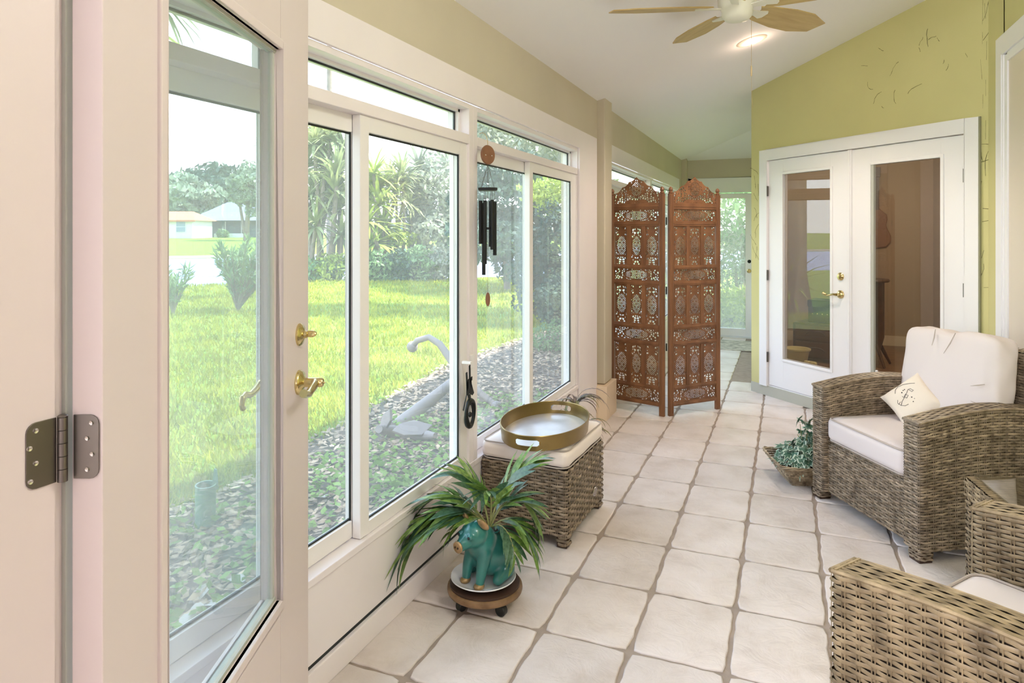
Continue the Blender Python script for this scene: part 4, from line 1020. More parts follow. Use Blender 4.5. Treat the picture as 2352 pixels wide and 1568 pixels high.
o = og.build('dragonfly_ornament', M_blackm, bevel=.0008); tag(o, 'black winged metal ornament hung on the window latch', 'ornament')
MB().tube([(XW+.036, 2.765, .835), (XW+.036, 2.765, .86)], .001, 5).build('hanging_loop', M_string, o)
rg = MB(); pts = [(XW+.034, 2.772+.040*math.cos(a), .625+.058*math.sin(a)) for a in np.linspace(0, 2*PI, 33)]
rg.tube(pts, [.009+.004*math.sin(a*1.0+.6)**2 for a in np.linspace(0, 2*PI, 33)], 8, False)
o = rg.build('ring_ornament', M_blackm, smooth='all'); tag(o, 'thick black oval ring hanging below the winged ornament', 'ornament')
MB().ball((XW+.034, 2.772, .62), (.008, .013, .013), 6).build('bead', M_blackm, o, smooth=True); MB().tube([(XW+.034, 2.772, .68), (XW+.034, 2.772, .625)], .001, 4).build('thread', M_string, o)

# ------------------------------------------------------------------ ceiling fan and recessed light
fx, fy = -.225, 3.475; FZ = 2.565
fan = empty('ceiling_fan', (fx, fy, 0)); tag(fan, 'white ceiling fan with five tan blades and a pull chain', 'ceiling fan')
MB().lathe([(.001, 2.495), (.02, 2.495), (.055, 2.503), (.072, 2.522), (.074, 2.55), (.08, 2.562), (.092, 2.58), (.092, 2.63), (.075, 2.65), (.03, 2.66), (.014, 2.665), (.014, 2.76)], 40).build('motor', M_fanw, fan, smooth=True)
MB().lathe([(.014, 2.71), (.05, 2.72), (.065, 2.75), (.065, 2.84), (.03, 2.84)], 32).build('canopy', M_fanw, fan, smooth=True)
BP = [(.12, -.05), (.18, -.068), (.34, -.092), (.48, -.092), (.625, -.045), (.605, .055), (.48, .092), (.34, .092), (.18, .068), (.12, .05), (.15, .022), (.15, -.022)]
bl = None
for i, an in enumerate((174, 102, 30, -42, -114)):
    a = math.radians(an)+.3889
    Mx = Matrix.Rotation(a, 4, 'Z') @ Matrix.Translation((0, 0, FZ)) @ Matrix.Rotation(math.radians(-12), 4, 'X')
    if bl is None:
        b = MB().prism(BP, -.003, .003); bl = b.build('fan_blade', M_blade, fan, bevel=.001); blm = bl.data
        b = MB().prism([(.06, -.016), (.14, -.022), (.185, -.036), (.20, -.02), (.20, .02), (.185, .036), (.14, .022), (.06, .016)], -.009, -.003); ir = b.build('blade_iron', M_fanw, bl, bevel=.001); irm = ir.data
    else:
        bl = bpy.data.objects.new('fan_blade', blm); COL.objects.link(bl); bl.parent = fan; ir = bpy.data.objects.new('blade_iron', irm); COL.objects.link(ir); ir.parent = bl
    bl.matrix_local = Mx
cv = MB().tube([(.066, .02, 2.53), (.066, .02, 2.275)], .0011, 5).tube([(.066, .02, 2.275), (.066, .02, 2.225)], .004, 8).tube([(.066, .02, 2.225), (.068, .02, 2.12), (.074, .02, 2.07)], .0008, 4)
cv.build('pull_chain', mat('chain', col(200, 176, 140), .4, .3), fan)
slope = math.atan(.25)
LC = Vector((-.222, 4.92, cz(-.222)))
rl = empty('recessed_light', LC); tag(rl, 'round recessed ceiling light, glowing, beyond the fan', 'ceiling light'); rl.rotation_euler = (0, -slope, 0)
MB().lathe([(.052, -.006), (.07, -.008), (.098, -.004), (.105, .0), (.098, .002), (.052, .0)], 40).build('trim_ring', M_rim, rl, smooth=True)
MB().lathe([(.001, -.010), (.03, -.009), (.047, -.005), (.052, .0)], 32).build('bulb', M_lamp, rl, smooth=True)
def add_light(loc, e, r=.05, c=(1, .80, .66), spot=None):
    l = bpy.data.lights.new('lamp_or_fill', 'SPOT' if spot else 'POINT'); l.energy = e; l.shadow_soft_size = r; l.color = c
    if spot: l.spot_size = spot; l.spot_blend = .6
    o = bpy.data.objects.new('lamp_or_fill', l); COL.objects.link(o); o.location = loc
add_light(LC+Vector((.02, 0, -.05)), 13, .045, (1, .84, .72), 2.3)
add_light(LC+Vector((.02, 0, -.06)), .3, .03, (1, .72, .55))
# added fill lights without fixtures, behind the camera and high in the sunroom
add_light((1.7, -2.3, 1.5), 8, .2, (.88, .94, 1))
add_light((.85, 1.25, 2.72), 10, .15, (.92, .96, 1))
add_light((-1.9, -2.0, 1.5), 40, .2, (.88, .94, 1))
#PART3
# ------------------------------------------------------------------ room behind the double doors
M_int = mat('brown_room_paint', col(150, 130, 108), .8)
iw = MB()
iw.box((G0.x+.1, YF-.55, .0), (1.75, YF-.43, 2.7)).box((1.62, 4.9, 0), (1.75, YF-.43, 2.7))
struct(iw.build('wall_back', M_int))
struct(MB().prism([(G0.x+.11, 6.45), (1.30, 5.25), (1.62, 5.12), (1.62, YF-.5), (G0.x+.11, YF-.5)], 2.6, 2.66).build('ceiling_inner', M_int))
ifl = struct(MB().prism([(G0.x+.11, 6.5), (1.22, 5.25), (1.62, 5.12), (1.62, YF-.5), (G0.x+.11, YF-.5)], .02, .09).build('floor_inner', M_woodd))
M_plank = mat('floor_plank_wood', col(112, 82, 58), .35, var=.15, vscale=5, stretch=(1, 8, 1))
for i in range(13):
    y = 7.0+i*.17; o = MB().box((G0.x+.12, y, .088), (1.61, y+.166, .096)).build('plank', M_plank, ifl)
struct(MB().box((G0.x+.1, YF-.57, .09), (1.62, YF-.55, .21)).build('baseboard_back', mat('beige_trim', col(196, 182, 160), .5)))
tb_ = empty('demilune_table', (.80, 7.78, .096)); tag(tb_, 'tall dark wooden stand behind the right glass door', 'table')
MB().lathe([(.001, .86), (.17, .86), (.18, .875), (.17, .89), (.001, .89)], 28).build('table_top', M_woodd, tb_, smooth=True)
MB().lathe([(.001, .18), (.10, .18), (.13, .3), (.13, .86), (.001, .86)], 24).build('pedestal', M_woodd, tb_, smooth=True)
for i in range(4):
    a = i*PI/2+.5; MB().tube([(.08*math.cos(a), .08*math.sin(a), .26), (.16*math.cos(a), .16*math.sin(a), .12), (.22*math.cos(a), .22*math.sin(a), .012)], [.022, .018, .012], 8).build('leg', M_woodd, tb_, smooth=True)
dr = empty('small_chest', (.36, 7.95, .096), math.radians(-20)); tag(dr, 'dark carved chest of drawers seen through the left glass door', 'chest')
MB().box((-.24, -.2, .03), (.24, .2, .40)).build('chest_body', M_woodd, dr, bevel=.008)
for z in (.05, .225):
    d_ = MB().box((-.21, -.215, z), (.21, -.2, z+.155)).build('drawer', mat('drawer_front', col(84, 56, 38), .35) if z < .1 else bpy.data.materials['drawer_front'], dr, bevel=.006)
    MB().tube(bez([(-.10, -.222, z+.06), (-.05, -.228, z+.13), (0, -.228, z+.07), (.05, -.228, z+.13), (.10, -.222, z+.06)], 12), .008, 6).build('drawer_moulding', M_woodd, d_, smooth=True)
bx = empty('black_case', (.40, 7.93, .497), math.radians(-20)); tag(bx, 'black studded case standing on the dark chest indoors', 'case')
MB().box((-.15, -.13, 0), (.15, .13, .23)).build('case_body', M_black, bx, bevel=.012)
MB().box((-.155, -.135, .17), (.155, .135, .245)).build('case_lid', M_black, bx, bevel=.01)
b = MB()
for x in (-.1, -.05, 0, .05): b.ball((x, -.136, .1), (.008, .005, .008), 5)
b.build('stud', M_screw, bx)
po = MB().lathe([(.001, 0), (.07, 0), (.10, .05), (.115, .12), (.12, .15), (.135, .16), (.135, .175), (.115, .172), (.1, .12), (.001, .02)], 32).build('planter_pot', mat('cream_glaze', col(196, 186, 140), .3), smooth=True)
po.location = (.10, 7.50, .096); tag(po, 'cream glazed pot on the floor behind the left glass door', 'pot')
b = MB()
for i in range(5): b.ball((.085+.02*i, -.11+.012*i, .05-.004*i), (.026, .022, .026), 6)
b.build('relief_flower', bpy.data.materials['cream_glaze'], po, smooth=True)
gt_ = empty('wall_hanging', (1.02, YF-.575, 1.28)); tag(gt_, 'long brown guitar shaped object hanging on the indoor wall', 'wall decor')
prof = [(0, 0), (.10, .01), (.15, .07), (.155, .14), (.115, .23), (.10, .28), (.115, .34), (.11, .40), (.05, .455), (.028, .48)]
poly = [(x, z) for x, z in prof]+[(-x, z) for x, z in reversed(prof[1:])]
RXp = Matrix.Rotation(PI/2, 4, 'X')
M_gtr = mat('guitar_brown', col(112, 74, 48), .4)
MB().prism(poly, 0, .05, RXp @ Matrix.Translation((0, 0, -.03))).build('guitar_body', M_gtr, gt_, bevel=.006)
MB().box((-.026, -.03, .46), (.026, .0, .86)).box((-.04, -.03, .86), (.04, .0, .98)).build('guitar_neck', M_woodd, gt_, bevel=.004)
sh = empty('wall_shelf', (.78, YF-.56, 1.07)); tag(sh, 'small wall shelf beside the hanging brown object indoors', 'shelf')
MB().box((-.2, -.2, 0), (.17, 0, .025)).box((-.2, -.2, -.18), (-.18, 0, .025)).box((.15, -.2, -.18), (.17, 0, .025)).build('shelf_board', M_gtr, sh, bevel=.003)
o = MB().box((-.14, -.07, 0), (.14, .07, .06)).box((-.10, -.065, .06), (.14, .065, .065)).build('paper_stack', mat('cream_paper', col(206, 192, 158), .8), bevel=.004); o.location = (.80, YF-.67, 1.0965); tag(o, 'stack of cream papers lying on the indoor wall shelf', 'papers')
o = MB().prism([(-.16, 0), (.16, 0), (.16, .10), (-.12, .10), (-.18, .05)], -.05, .05, RXp).build('wicker_box', mat('straw', col(190, 170, 118), .8, var=.15, vscale=60), bevel=.006); o.location = (.80, YF-.67, 1.162); tag(o, 'small straw box on top of the cream papers indoors', 'box')
mi = empty('framed_picture', (.80, YF-.555, 1.33)); tag(mi, 'plain framed picture on the indoor wall above the shelf', 'picture')
MB().box((-.18, -.02, 0), (.17, 0, .50)).build('picture_frame', M_gtr, mi, bevel=.003)
MB().box((-.165, -.024, .015), (.155, -.018, .485)).build('picture', mat('picture_grey', col(150, 138, 116), .4), mi)
add_light((.9, 7.2, 2.35), 16, .12, (1, .86, .7))  # added fill light for the indoor room, no fixture built

# ------------------------------------------------------------------ outdoors
CAM = Vector((0, 0, 1.45)); cth, sth = math.cos(.3889), math.sin(.3889)
def at(x, y, d):
    """photo column/row and depth -> place in the garden"""
    t = (x-1176)/1537.4; return Vector(((-sth+t*cth)*d, (cth+t*sth)*d, 1.45-(y-536.5)/1537.4*d))
SD = np.array([-.75, .6614]); TD = np.array([.6614, .75])
sk = [(-40, -.15), (22.6, -.15), (23.4, -.22), (24.0, -.8), (52, -.8), (53.6, -.32), (54, -.25), (70, .25), (98, .80), (130, 1.2), (400, 2)]
def gz(s): return float(np.interp(s, [a for a, _ in sk], [b_ for _, b_ in sk]))
def gzp(x, y): return gz(SD[0]*x+SD[1]*y)
V = []; F = []
tv = [-300, -60, -30, -15, 0, 15, 30, 60, 120, 300]
for s_, z in sk:
    for t in tv: p = SD*s_+TD*t; V.append((p[0], p[1], z))
n = len(tv)
for i in range(len(sk)-1):
    for j in range(n-1): F.append((i*n+j, i*n+j+1, (i+1)*n+j+1, (i+1)*n+j))
M_lawn = mat('lawn', col(92, 120, 36), .9, var2=col(118, 142, 52), vscale=.9, spec=.1, bump=.4, bscale=30)
lawn = struct(mesh_obj('ground', npmesh('ground', V, F), M_lawn))
M_blade_g = mat('grass_blade', col(124, 132, 26), .7, var2=col(172, 172, 56), vscale=1.3, island=.3, trans=.35, spec=.1)
def edge_x(y): return np.interp(y, [0, 2.9, 3.5, 4.2, 5.0, 7.4, 9.6, 12], [-3.3, -3.3, -3.2, -3.4, -3.5, -3.85, -3.7, -3.7])
N = 85000
u = rng.random(N); d = 3.0*(24/3.0)**u; tt = rng.uniform(-.62, .16, N)
gx_ = (-sth+tt*cth)*d; gy_ = (cth+tt*sth)*d; ss = SD[0]*gx_+SD[1]*gy_
ok = (gx_ < edge_x(gy_)+rng.normal(0, .07, N)) & (ss < 23); gx_, gy_, d = gx_[ok], gy_[ok], d[ok]; m_ = len(gx_)
h_ = rng.uniform(.035, .075, m_)*(1+.02*d); wd = .0035*(.6+.28*d); a = rng.uniform(0, 2*PI, m_); lx, ly = rng.normal(0, .028, m_), rng.normal(0, .028, m_)
V = np.empty((m_, 3, 3)); V[:, 0] = np.stack([gx_-np.cos(a)*wd, gy_-np.sin(a)*wd, np.full(m_, -.152)], 1); V[:, 1] = np.stack([gx_+np.cos(a)*wd, gy_+np.sin(a)*wd, np.full(m_, -.152)], 1); V[:, 2] = np.stack([gx_+lx, gy_+ly, -.15+h_], 1)
g = mesh_obj('lawn_grass', npmesh('lawn_grass', V.reshape(-1, 3), np.arange(m_*3).reshape(-1, 3)), M_blade_g); tag(g, 'bright green lawn grass between the flower bed and the pond', 'grass', kind='stuff')
# flower bed: soil, leaf litter, weeds
ys = np.linspace(-1, 14, 40); V = []; F = []
for i, y in enumerate(ys): V += [(edge_x(y), y, -.149), (edge_x(y)+.12, y, -.14), (-1.5, y, -.13)]
for i in range(len(ys)-1):
    for k in (0, 1): a_ = i*3+k; F.append((a_, a_+1, a_+4, a_+3))
bed = struct(mesh_obj('ground_bed', npmesh('ground_bed', V, F), mat('bed_soil', col(84, 72, 58), .95, var=.25, vscale=8, bump=.5, bscale=25)))
def cards(C_, size, tilt=1.0, asp=.5, droop=0):
    """n leaf-shaped quads at centres C_ with random orientation"""
    n = len(C_); a = rng.uniform(0, 2*PI, n); el = rng.normal(0, .6*tilt, n); ro = rng.normal(0, .8*tilt, n)
    d = np.stack([np.cos(a)*np.cos(el), np.sin(a)*np.cos(el), np.sin(el)-droop], 1); d /= np.linalg.norm(d, axis=1)[:, None]
    s = np.stack([-np.sin(a), np.cos(a), np.zeros(n)], 1); up = np.cross(d, s); s2 = s*np.cos(ro)[:, None]+up*np.sin(ro)[:, None]
    L_ = (size*rng.uniform(.6, 1.3, n))[:, None]
    V = np.stack([C_-d*L_/2, C_+s2*L_*asp/2, C_+d*L_/2, C_-s2*L_*asp/2], 1).reshape(-1, 3)
    return V, np.arange(4*n).reshape(-1, 4)
N = 15000; y = .72+(10.2)*rng.random(N)**1.3; x = edge_x(y)+(-1.57-edge_x(y))*rng.random(N)
C_ = np.stack([x, y, -.128+rng.uniform(0, .02, N)], 1); V, F = cards(C_, .062, .35, .5)
o = mesh_obj('leaf_litter', npmesh('leaf_litter', V, F), mat('dry_leaves', col(124, 104, 82), .9, island=.55, var2=col(186, 160, 132), vscale=5)); tag(o, 'dry leaf litter and mulch covering the flower bed', 'mulch', kind='stuff')
cl = [(rng.uniform(-3.0, -1.7), rng.uniform(1.0, 6.0)) for _ in range(110)]
P = np.array([(cx+rng.normal(0, .11), cy+rng.normal(0, .13), -.115+abs(rng.normal(0, .035))) for cx, cy in cl for _ in range(34)]); P = P[P[:, 0] < -1.55]
V, F = cards(P, .05, .6, .7)
o = mesh_obj('weeds', npmesh('weeds', V, F), mat('weed_leaf', col(118, 146, 66), .7, island=.3, trans=.3, spec=.2)); tag(o, 'patchy low green weeds growing in the flower bed', 'weeds', kind='stuff')
# a few large dry leaves near the house
M_bigl = mat('large_dry_leaf', col(186, 178, 170), .8, var=.1, vscale=20)
blm_ = leaflet_mesh('large_leaf', M_bigl, .28, .2, .2)
rr = random.Random(33)
DL = ['large pale dry leaf in the middle of the mulch behind the door glass', 'dry leaf just below the middle one, behind the door glass', 'dry leaf nearest the lower right of the door glass mulch', 'lowest pale dry leaf, at the bottom left of the door glass', 'dry leaf closest to the right edge of the door glass', 'pale dry leaf low in the narrow left sash', 'smaller dry leaf higher up in the narrow left sash', 'highest of the big dry leaves behind the door glass']
for i, (px_, py_) in enumerate(((480, 1350), (455, 1395), (510, 1400), (430, 1420), (560, 1345), (745, 1150), (740, 1085), (535, 1300))):
    p = at(px_, py_, 1); k = 1.575/(1.45-p.z); o = bpy.data.objects.new('dry_leaf', blm_); COL.objects.link(o); o.location = (p.x*k, p.y*k, -.105); o.rotation_euler = (rr.uniform(-.3, .3), rr.uniform(-.2, .3), rr.uniform(0, 6)); s_ = rr.uniform(.12, .19); o.scale = (s_, s_, s_)
    tag(o, DL[i], 'leaf', 'large dry leaves on the flower bed')
# pond
V = []
for s_, t in ((23.2, -200), (23.2, 250), (53.7, 250), (53.7, -200)): p = SD*s_+TD*t; V.append((p[0], p[1], -.35))
M_water = mat('pond_water', col(120, 140, 176), .35, bump=.12, bscale=3, spec=.12)
pw = struct(mesh_obj('water_pond', npmesh('water_pond', V, [(0, 1, 2, 3)]), M_water))
def bank(name, s_, h, w, t0, t1, mt):
    a = SD*s_; Mx = Matrix(((SD[0], TD[0], 0, a[0]), (SD[1], TD[1], 0, a[1]), (0, 0, 1, 0), (0, 0, 0, 1)))
    return MB().box((0, t0, h-.5), (w, t1, h), Mx).build(name, mt)
struct(bank('water_edge', 53.6, -.16, .5, -150, 200, mat('seawall', col(206, 190, 172), .8)))

# anchor ornament
M_anc = mat('anchor_paint', col(132, 120, 116), .7, var=.1, vscale=9)
gp = lambda x, y, z=-.13: (lambda p, k: Vector((p.x*k, p.y*k, z)))(at(x, y, 1), (1.45-z)/(1.45-at(x, y, 1).z))
a0 = gp(905, 985); a1 = at(1062, 860, 6.25)
an_ = empty('anchor', a0); tag(an_, 'large weathered grey boat anchor lying in the flower bed', 'anchor')
L0 = lambda p: p-a0
MB().tube([L0(a0), L0(a0.lerp(a1, .5)), L0(a1)], [.062, .052, .044], 12).build('shank', M_anc, an_, smooth=True)
k1 = [at(947, 796, 6.55), at(958, 782, 6.5), at(985, 774, 6.45), at(1010, 790, 6.4), at(1040, 832, 6.3), at(1062, 860, 6.25), at(1100, 900, 6.15), at(1140, 933, 6.05)]
MB().tube([L0(p) for p in k1], [.030, .030, .030, .033, .038, .04, .032, .026], 10).build('stock', M_anc, an_, smooth=True)
MB().ball(tuple(L0(k1[0])), .055, 10).ball(tuple(L0(k1[-1])), .05, 10).build('stock_ball', M_anc, an_, smooth=True)
f0 = gp(880, 960, .0); f1 = gp(985, 975, .02)
MB().tube(bez([L0(gp(870, 985, -.02)), L0(a0+Vector((0, 0, -.03))), L0(gp(1000, 1000, -.04))], 10), [.03, .038, .045, .05, .05, .05, .05, .045, .038, .02], 10).build('crown_arm', M_anc, an_, smooth=True)
def fluke(c, dx, dy, dz):
    b = MB(); c = L0(c); U = Vector(dx); Vv = Vector(dy); n_ = U.cross(Vv).normalized()*.012
    pl = [(-1, 0), (-.55, .75), (.2, 1.0), (1, .15), (.35, -.9), (-.5, -.7)]; v = [c+U*p+Vv*q for p, q in pl]
    b.add([tuple(x-n_) for x in v]+[tuple(x+n_) for x in v], [tuple(range(5, -1, -1)), tuple(range(6, 12))]+[(i, (i+1) % 6, 6+(i+1) % 6, 6+i) for i in range(6)]); return b
fluke(gp(948, 985, -.02), (.13, .08, .01), (-.045, .04, .045), 0).build('fluke', M_anc, an_, bevel=.006)
fluke(gp(888, 965, .02), (.05, -.01, .09), (-.05, .03, .02), 0).build('fluke', M_anc, an_, bevel=.006)
# short green pipe stub in the bed
gp_ = gp(472, 1205); pi_ = MB().lathe([(.052, 0), (.052, .20), (.054, .225), (.046, .225), (.044, .02)], 28).build('drain_pipe', mat('green_plastic', col(112, 140, 120), .5), smooth=True)
pi_.location = gp_; pi_.rotation_euler = (.04, .05, 0); tag(pi_, 'short green plastic pipe stub sticking up from the flower bed', 'pipe')
MB().prism([(-.018, .19), (.020, .19), (.009, .30), (-.004, .305)], -.004, .004, Matrix.Translation((.03, .035, 0)) @ Matrix.Rotation(.4, 4, 'Z') @ Matrix.Rotation(PI/2, 4, 'X')).build('pipe_tab', bpy.data.materials['green_plastic'], pi_)

# vegetation
M_f = [mat('foliage_%s' % n_, c_, .6, var2=c2_, vscale=.8, island=.3, trans=.3, spec=.25) for n_, c_, c2_ in (
    ('oleander', col(100, 136, 92), col(142, 164, 112)), ('dark', col(62, 80, 72), col(92, 112, 96)), ('bright', col(128, 150, 58), col(172, 180, 86)), ('far', col(120, 138, 116), col(154, 166, 140)), ('yucca', col(122, 136, 100), col(176, 176, 118)), ('grey', col(134, 142, 128), col(168, 168, 144)))]
M_bark = mat('bark', col(126, 112, 98), .9, var=.25, vscale=6, bump=.4, bscale=14)
def blobpts(c, r, n, shell=.55):
    v = rng.normal(size=(n, 3)); v /= np.linalg.norm(v, axis=1)[:, None]; q = shell+(1-shell)*rng.random(n)**.5
    lump = 1+.18*np.sin(v[:, 0]*5+c[0])*np.cos(v[:, 1]*4+c[1])+.12*np.sin(v[:, 2]*7)
    return np.array(c)+v*(q*lump)[:, None]*np.array(r)
def bushy(name, label, cat, blobs, n, size, mt, trunk=None, asp=.5, group=None, shell=.5, tilt=1.3):
    base = blobs[0][0]; gz_ = gzp(base[0], base[1]); root = empty(name, (base[0], base[1], gz_)); tag(root, label, cat, group)
    P = np.vstack([blobpts(c, r, max(20, int(n*f_)), shell) for c, r, f_ in blobs]); P[:, 2] = np.maximum(P[:, 2], gz_+.03)
    V, F = cards(P-np.array([base[0], base[1], gz_]), size, tilt, asp)
    o = mesh_obj('foliage', npmesh('foliage', V, F), mt, root); o['kind'] = 'stuff'
    tk = MB()
    for (p, q, r) in (trunk or [((base[0], base[1], gz_), base, .05)]):
        p, q = Vector(p), Vector(q); mid = p.lerp(q, .5)+Vector((rng.normal(0, .05), rng.normal(0, .05), 0))
        tk.tube([Vector(v)-Vector((base[0], base[1], gz_)) for v in (p, mid, q)], [r, r*.8, r*.55], 8)
    tk.build('trunk', M_bark, root, smooth=True); return root
def A(x, y, d): return tuple(at(x, y, d))
def G(x, d): p = at(x, 500, d); return (p.x, p.y, gzp(p.x, p.y))
def spray_bush(name, label, px_, d, h, spread, lean, ns, nl, size, mt):
    b0 = Vector(G(px_, d)); root = empty(name, b0); tag(root, label, 'bush'); tk = MB(); P = []; D = []
    R_, F_ = np.array([cth, sth, 0]), np.array([-sth, cth, 0])
    for i in range(ns):
        u_ = rng.uniform(-1, 1)*spread+lean; v_ = rng.uniform(-.6, .6)*spread; L_ = h*rng.uniform(.55, 1.05)
        tip = R_*u_*L_+F_*v_*L_+np.array([0, 0, L_]); mid = tip*.5+np.array([0, 0, .1*L_])
        c_ = [((1-t)**2)*np.zeros(3)+2*t*(1-t)*mid+t*t*tip for t in np.linspace(0, 1, 7)]
        tk.tube([tuple(p) for p in c_], list(np.linspace(.014, .004, 7)), 5)
        for k in range(nl):
            t = .25+.75*rng.random()**.7; p = 2*t*(1-t)*mid+t*t*tip; dr_ = 2*(1-2*t)*mid+2*t*tip; dr_ = dr_/np.linalg.norm(dr_)+rng.normal(0, .55, 3); P.append(p); D.append(dr_/np.linalg.norm(dr_))
    P = np.array(P); D = np.array(D); Sd = np.cross(D, rng.normal(size=P.shape)); Sd /= np.linalg.norm(Sd, axis=1)[:, None]
    L_ = (size*rng.uniform(.6, 1.2, len(P)))[:, None]
    V = np.stack([P, P+D*L_*.45+Sd*L_*.10, P+D*L_, P+D*L_*.45-Sd*L_*.10], 1).reshape(-1, 3); V[:, 2] = np.maximum(V[:, 2], .01)
    tk.build('stems', M_bark, root, smooth=True)
    o = mesh_obj('foliage', npmesh('foliage', V, np.arange(len(V)).reshape(-1, 4)), mt, root); o['kind'] = 'stuff'
spray_bush('oleander_bush', 'tall loose oleander bush on the lawn before the pond', 545, 13.8, 1.5, .62, .30, 46, 60, .20, M_f[0])
spray_bush('oleander_bush', 'smaller pale oleander bush at the far left lawn edge', 398, 13.2, .98, .40, .02, 18, 44, .17, M_f[0])
# house side hedge, seen through the narrow right sash
bushy('hedge_shrub', 'tall yellow green shrub outside the right sliding window', 'shrub', [(A(1262, 438, 12.6), (.55, .5, .26), .5), (A(1290, 465, 12.2), (.5, .5, .3), .5)], 1800, .10, M_f[2], [(G(1270, 12.5), A(1270, 480, 12.5), .05)])
bushy('hedge_shrub', 'dark shaded shrub below the yellow green shrub outside', 'shrub', [(A(1265, 580, 11.8), (.6, .5, .85), .7), (A(1290, 690, 11.2), (.4, .4, .45), .4), (A(1240, 640, 12), (.5, .5, .7), .4)], 5200, .10, M_f[1], [(G(1265, 11.6), A(1265, 600, 11.6), .05)])
bushy('low_shrub', 'low feathery plant in the bed outside the right window', 'shrub', [(A(1265, 775, 9.2), (.30, .35, .22), 1)], 900, .07, M_f[0], None, .3)
bushy('shade_tree', 'broad dark tree beyond the lawn behind the wind chime', 'tree', [(A(1150, 470, 19), (1.5, 1.5, 1.1), .6), (A(1120, 540, 18), (1.1, 1.1, .7), .35), (A(1195, 560, 19), (.9, 1.2, 1.0), .4), (A(1160, 400, 19), (1.4, 1.2, .7), .4)], 5200, .20, M_f[1], [(G(1165, 19), A(1150, 470, 19), .10), (G(1165, 19), A(1200, 520, 19), .07)])
bushy('tall_tree', 'tall leafy tree rising behind the right transom window', 'tree', [(A(1200, 320, 22), (2.2, 2, 1.0), .5), (A(1140, 290, 22), (1.2, 1.2, .6), .25), (A(1270, 350, 21), (1.6, 1.6, .9), .4)], 4200, .24, M_f[5], [(G(1230, 22), A(1200, 330, 22), .14)])
bushy('leafy_tree', 'rounded grey green tree at the right of the left sliding window', 'tree', [(A(1020, 440, 26), (1.5, 1.5, 1.7), .6), (A(1010, 540, 25), (1.1, 1.2, 1.0), .35), (A(985, 480, 26), (.9, .9, 1.2), .3)], 4600, .24, M_f[5], [(G(1012, 26), A(1020, 470, 26), .12)])
for i, (x, y, d, r) in enumerate(((730, 615, 23.6, .8), (775, 610, 23.3, .9), (860, 600, 23, .8), (910, 598, 23, .75), (960, 595, 23, .8), (1015, 590, 23, .75))):
    bushy('bank_shrub', ['low flowering shrub at the foot of the left yuccas', 'second low shrub along the pond bank, right of the flowering one', 'low shrub under the bright yucca heads', 'middle low shrub on the pond bank', 'low grey green shrub left of the round tree', 'low shrub in front of the round grey tree'][i], 'shrub', [(A(x, y+14, d), (r*1.25, r*.8, r*.75), 1)], 1700, .16, M_f[(0, 2, 0, 1, 0, 5)[i]])
bushy('yellow_shrub', 'bright yellow green bush between the yucca trunks', 'bush', [(A(905, 545, 24.5), (.9, .8, .35), 1)], 700, .18, M_f[2])
def rosettes(heads, n, L_, w):
    out = []; 
    for c in heads:
        k = n; a = rng.uniform(0, 2*PI, k); e0 = rng.uniform(-.5, 1.3, k); ln = L_*rng.uniform(.7, 1.1, k)
        for i in range(k):
            pts = []; p = np.array(c, float); e = e0[i]
            for q in range(4):
                pts.append(p.copy()); p = p+np.array([math.cos(a[i])*math.cos(e), math.sin(a[i])*math.cos(e), math.sin(e)])*ln[i]/3; e -= .22
            s = np.array([-math.sin(a[i]), math.cos(a[i]), .25])*w
            V = []
            for q, ww in enumerate((.5, 1, .75, .05)): V += [pts[q]-s*ww, pts[q]+s*ww]
            out.append((np.array(V), np.array([[0, 1, 3, 2], [2, 3, 5, 4], [4, 5, 7, 6]])))
    return out
def yucca(label, base, d, stems, n, L_, w, mt, name='yucca_tree', r0=.11):
    b0 = Vector(G(base, d)); root = empty(name, b0); tag(root, label, 'tree'); tk = MB(); hd = []
    for (bx_, x, y) in stems:
        dd = d+rng.uniform(-.6, .6); p0 = Vector(G(bx_, dd)); p1 = at(x, y, dd); mid = p0.lerp(p1, .5)+Vector((rng.normal(0, .15), rng.normal(0, .15), 0))
        tk.tube([p0-b0, mid-b0, p1-b0], [r0, r0*.8, r0*.55], 8); hd.append(tuple(p1-b0))
    tk.build('trunk', M_bark, root, smooth=True)
    V, F = join(rosettes(hd, n, L_, w)); o = mesh_obj('foliage', npmesh('foliage', V, F), mt, root); o['kind'] = 'stuff'; return root
yucca('tall yucca cluster with many trunks in the narrow left sash', 740, 24, [(735, 722, 330), (740, 760, 320), (730, 745, 380), (748, 775, 400), (725, 715, 450), (755, 780, 480), (745, 735, 470), (738, 760, 430), (760, 790, 350), (728, 700, 390), (735, 745, 300), (750, 770, 440), (720, 725, 520), (765, 785, 540)], 64, 1.3, .06, M_f[4])
yucca('yucca with bright sunlit heads at the left of the wide sash', 860, 23.5, [(862, 850, 440), (868, 870, 470), (858, 845, 510), (872, 880, 520), (875, 862, 560), (860, 858, 400), (866, 875, 430)], 60, 1.1, .055, M_f[2], r0=.09)
yucca('slender twin yucca in the middle of the wide sash', 905, 25, [(895, 895, 405), (918, 925, 400), (905, 910, 450), (925, 940, 470), (915, 912, 420), (930, 930, 430)], 60, 1.05, .05, M_f[4], r0=.08)
yucca('leaning grey yucca beside the round grey tree', 955, 26, [(950, 972, 420), (955, 955, 450), (958, 975, 480), (952, 945, 520), (960, 962, 385), (965, 985, 440)], 60, 1.1, .055, M_f[5], r0=.08)
yucca('palm with stiff fan leaves peeping from behind the door stile', 660, 17, [(655, 640, 330), (660, 660, 300), (655, 650, 400)], 48, .75, .03, M_f[4], 'fan_palm', .12)
yucca('overhanging palm crown in the upper left transom', 330, 9.5, [(340, 372, 10)], 90, 1.0, .022, M_f[5], 'feather_palm', .14)
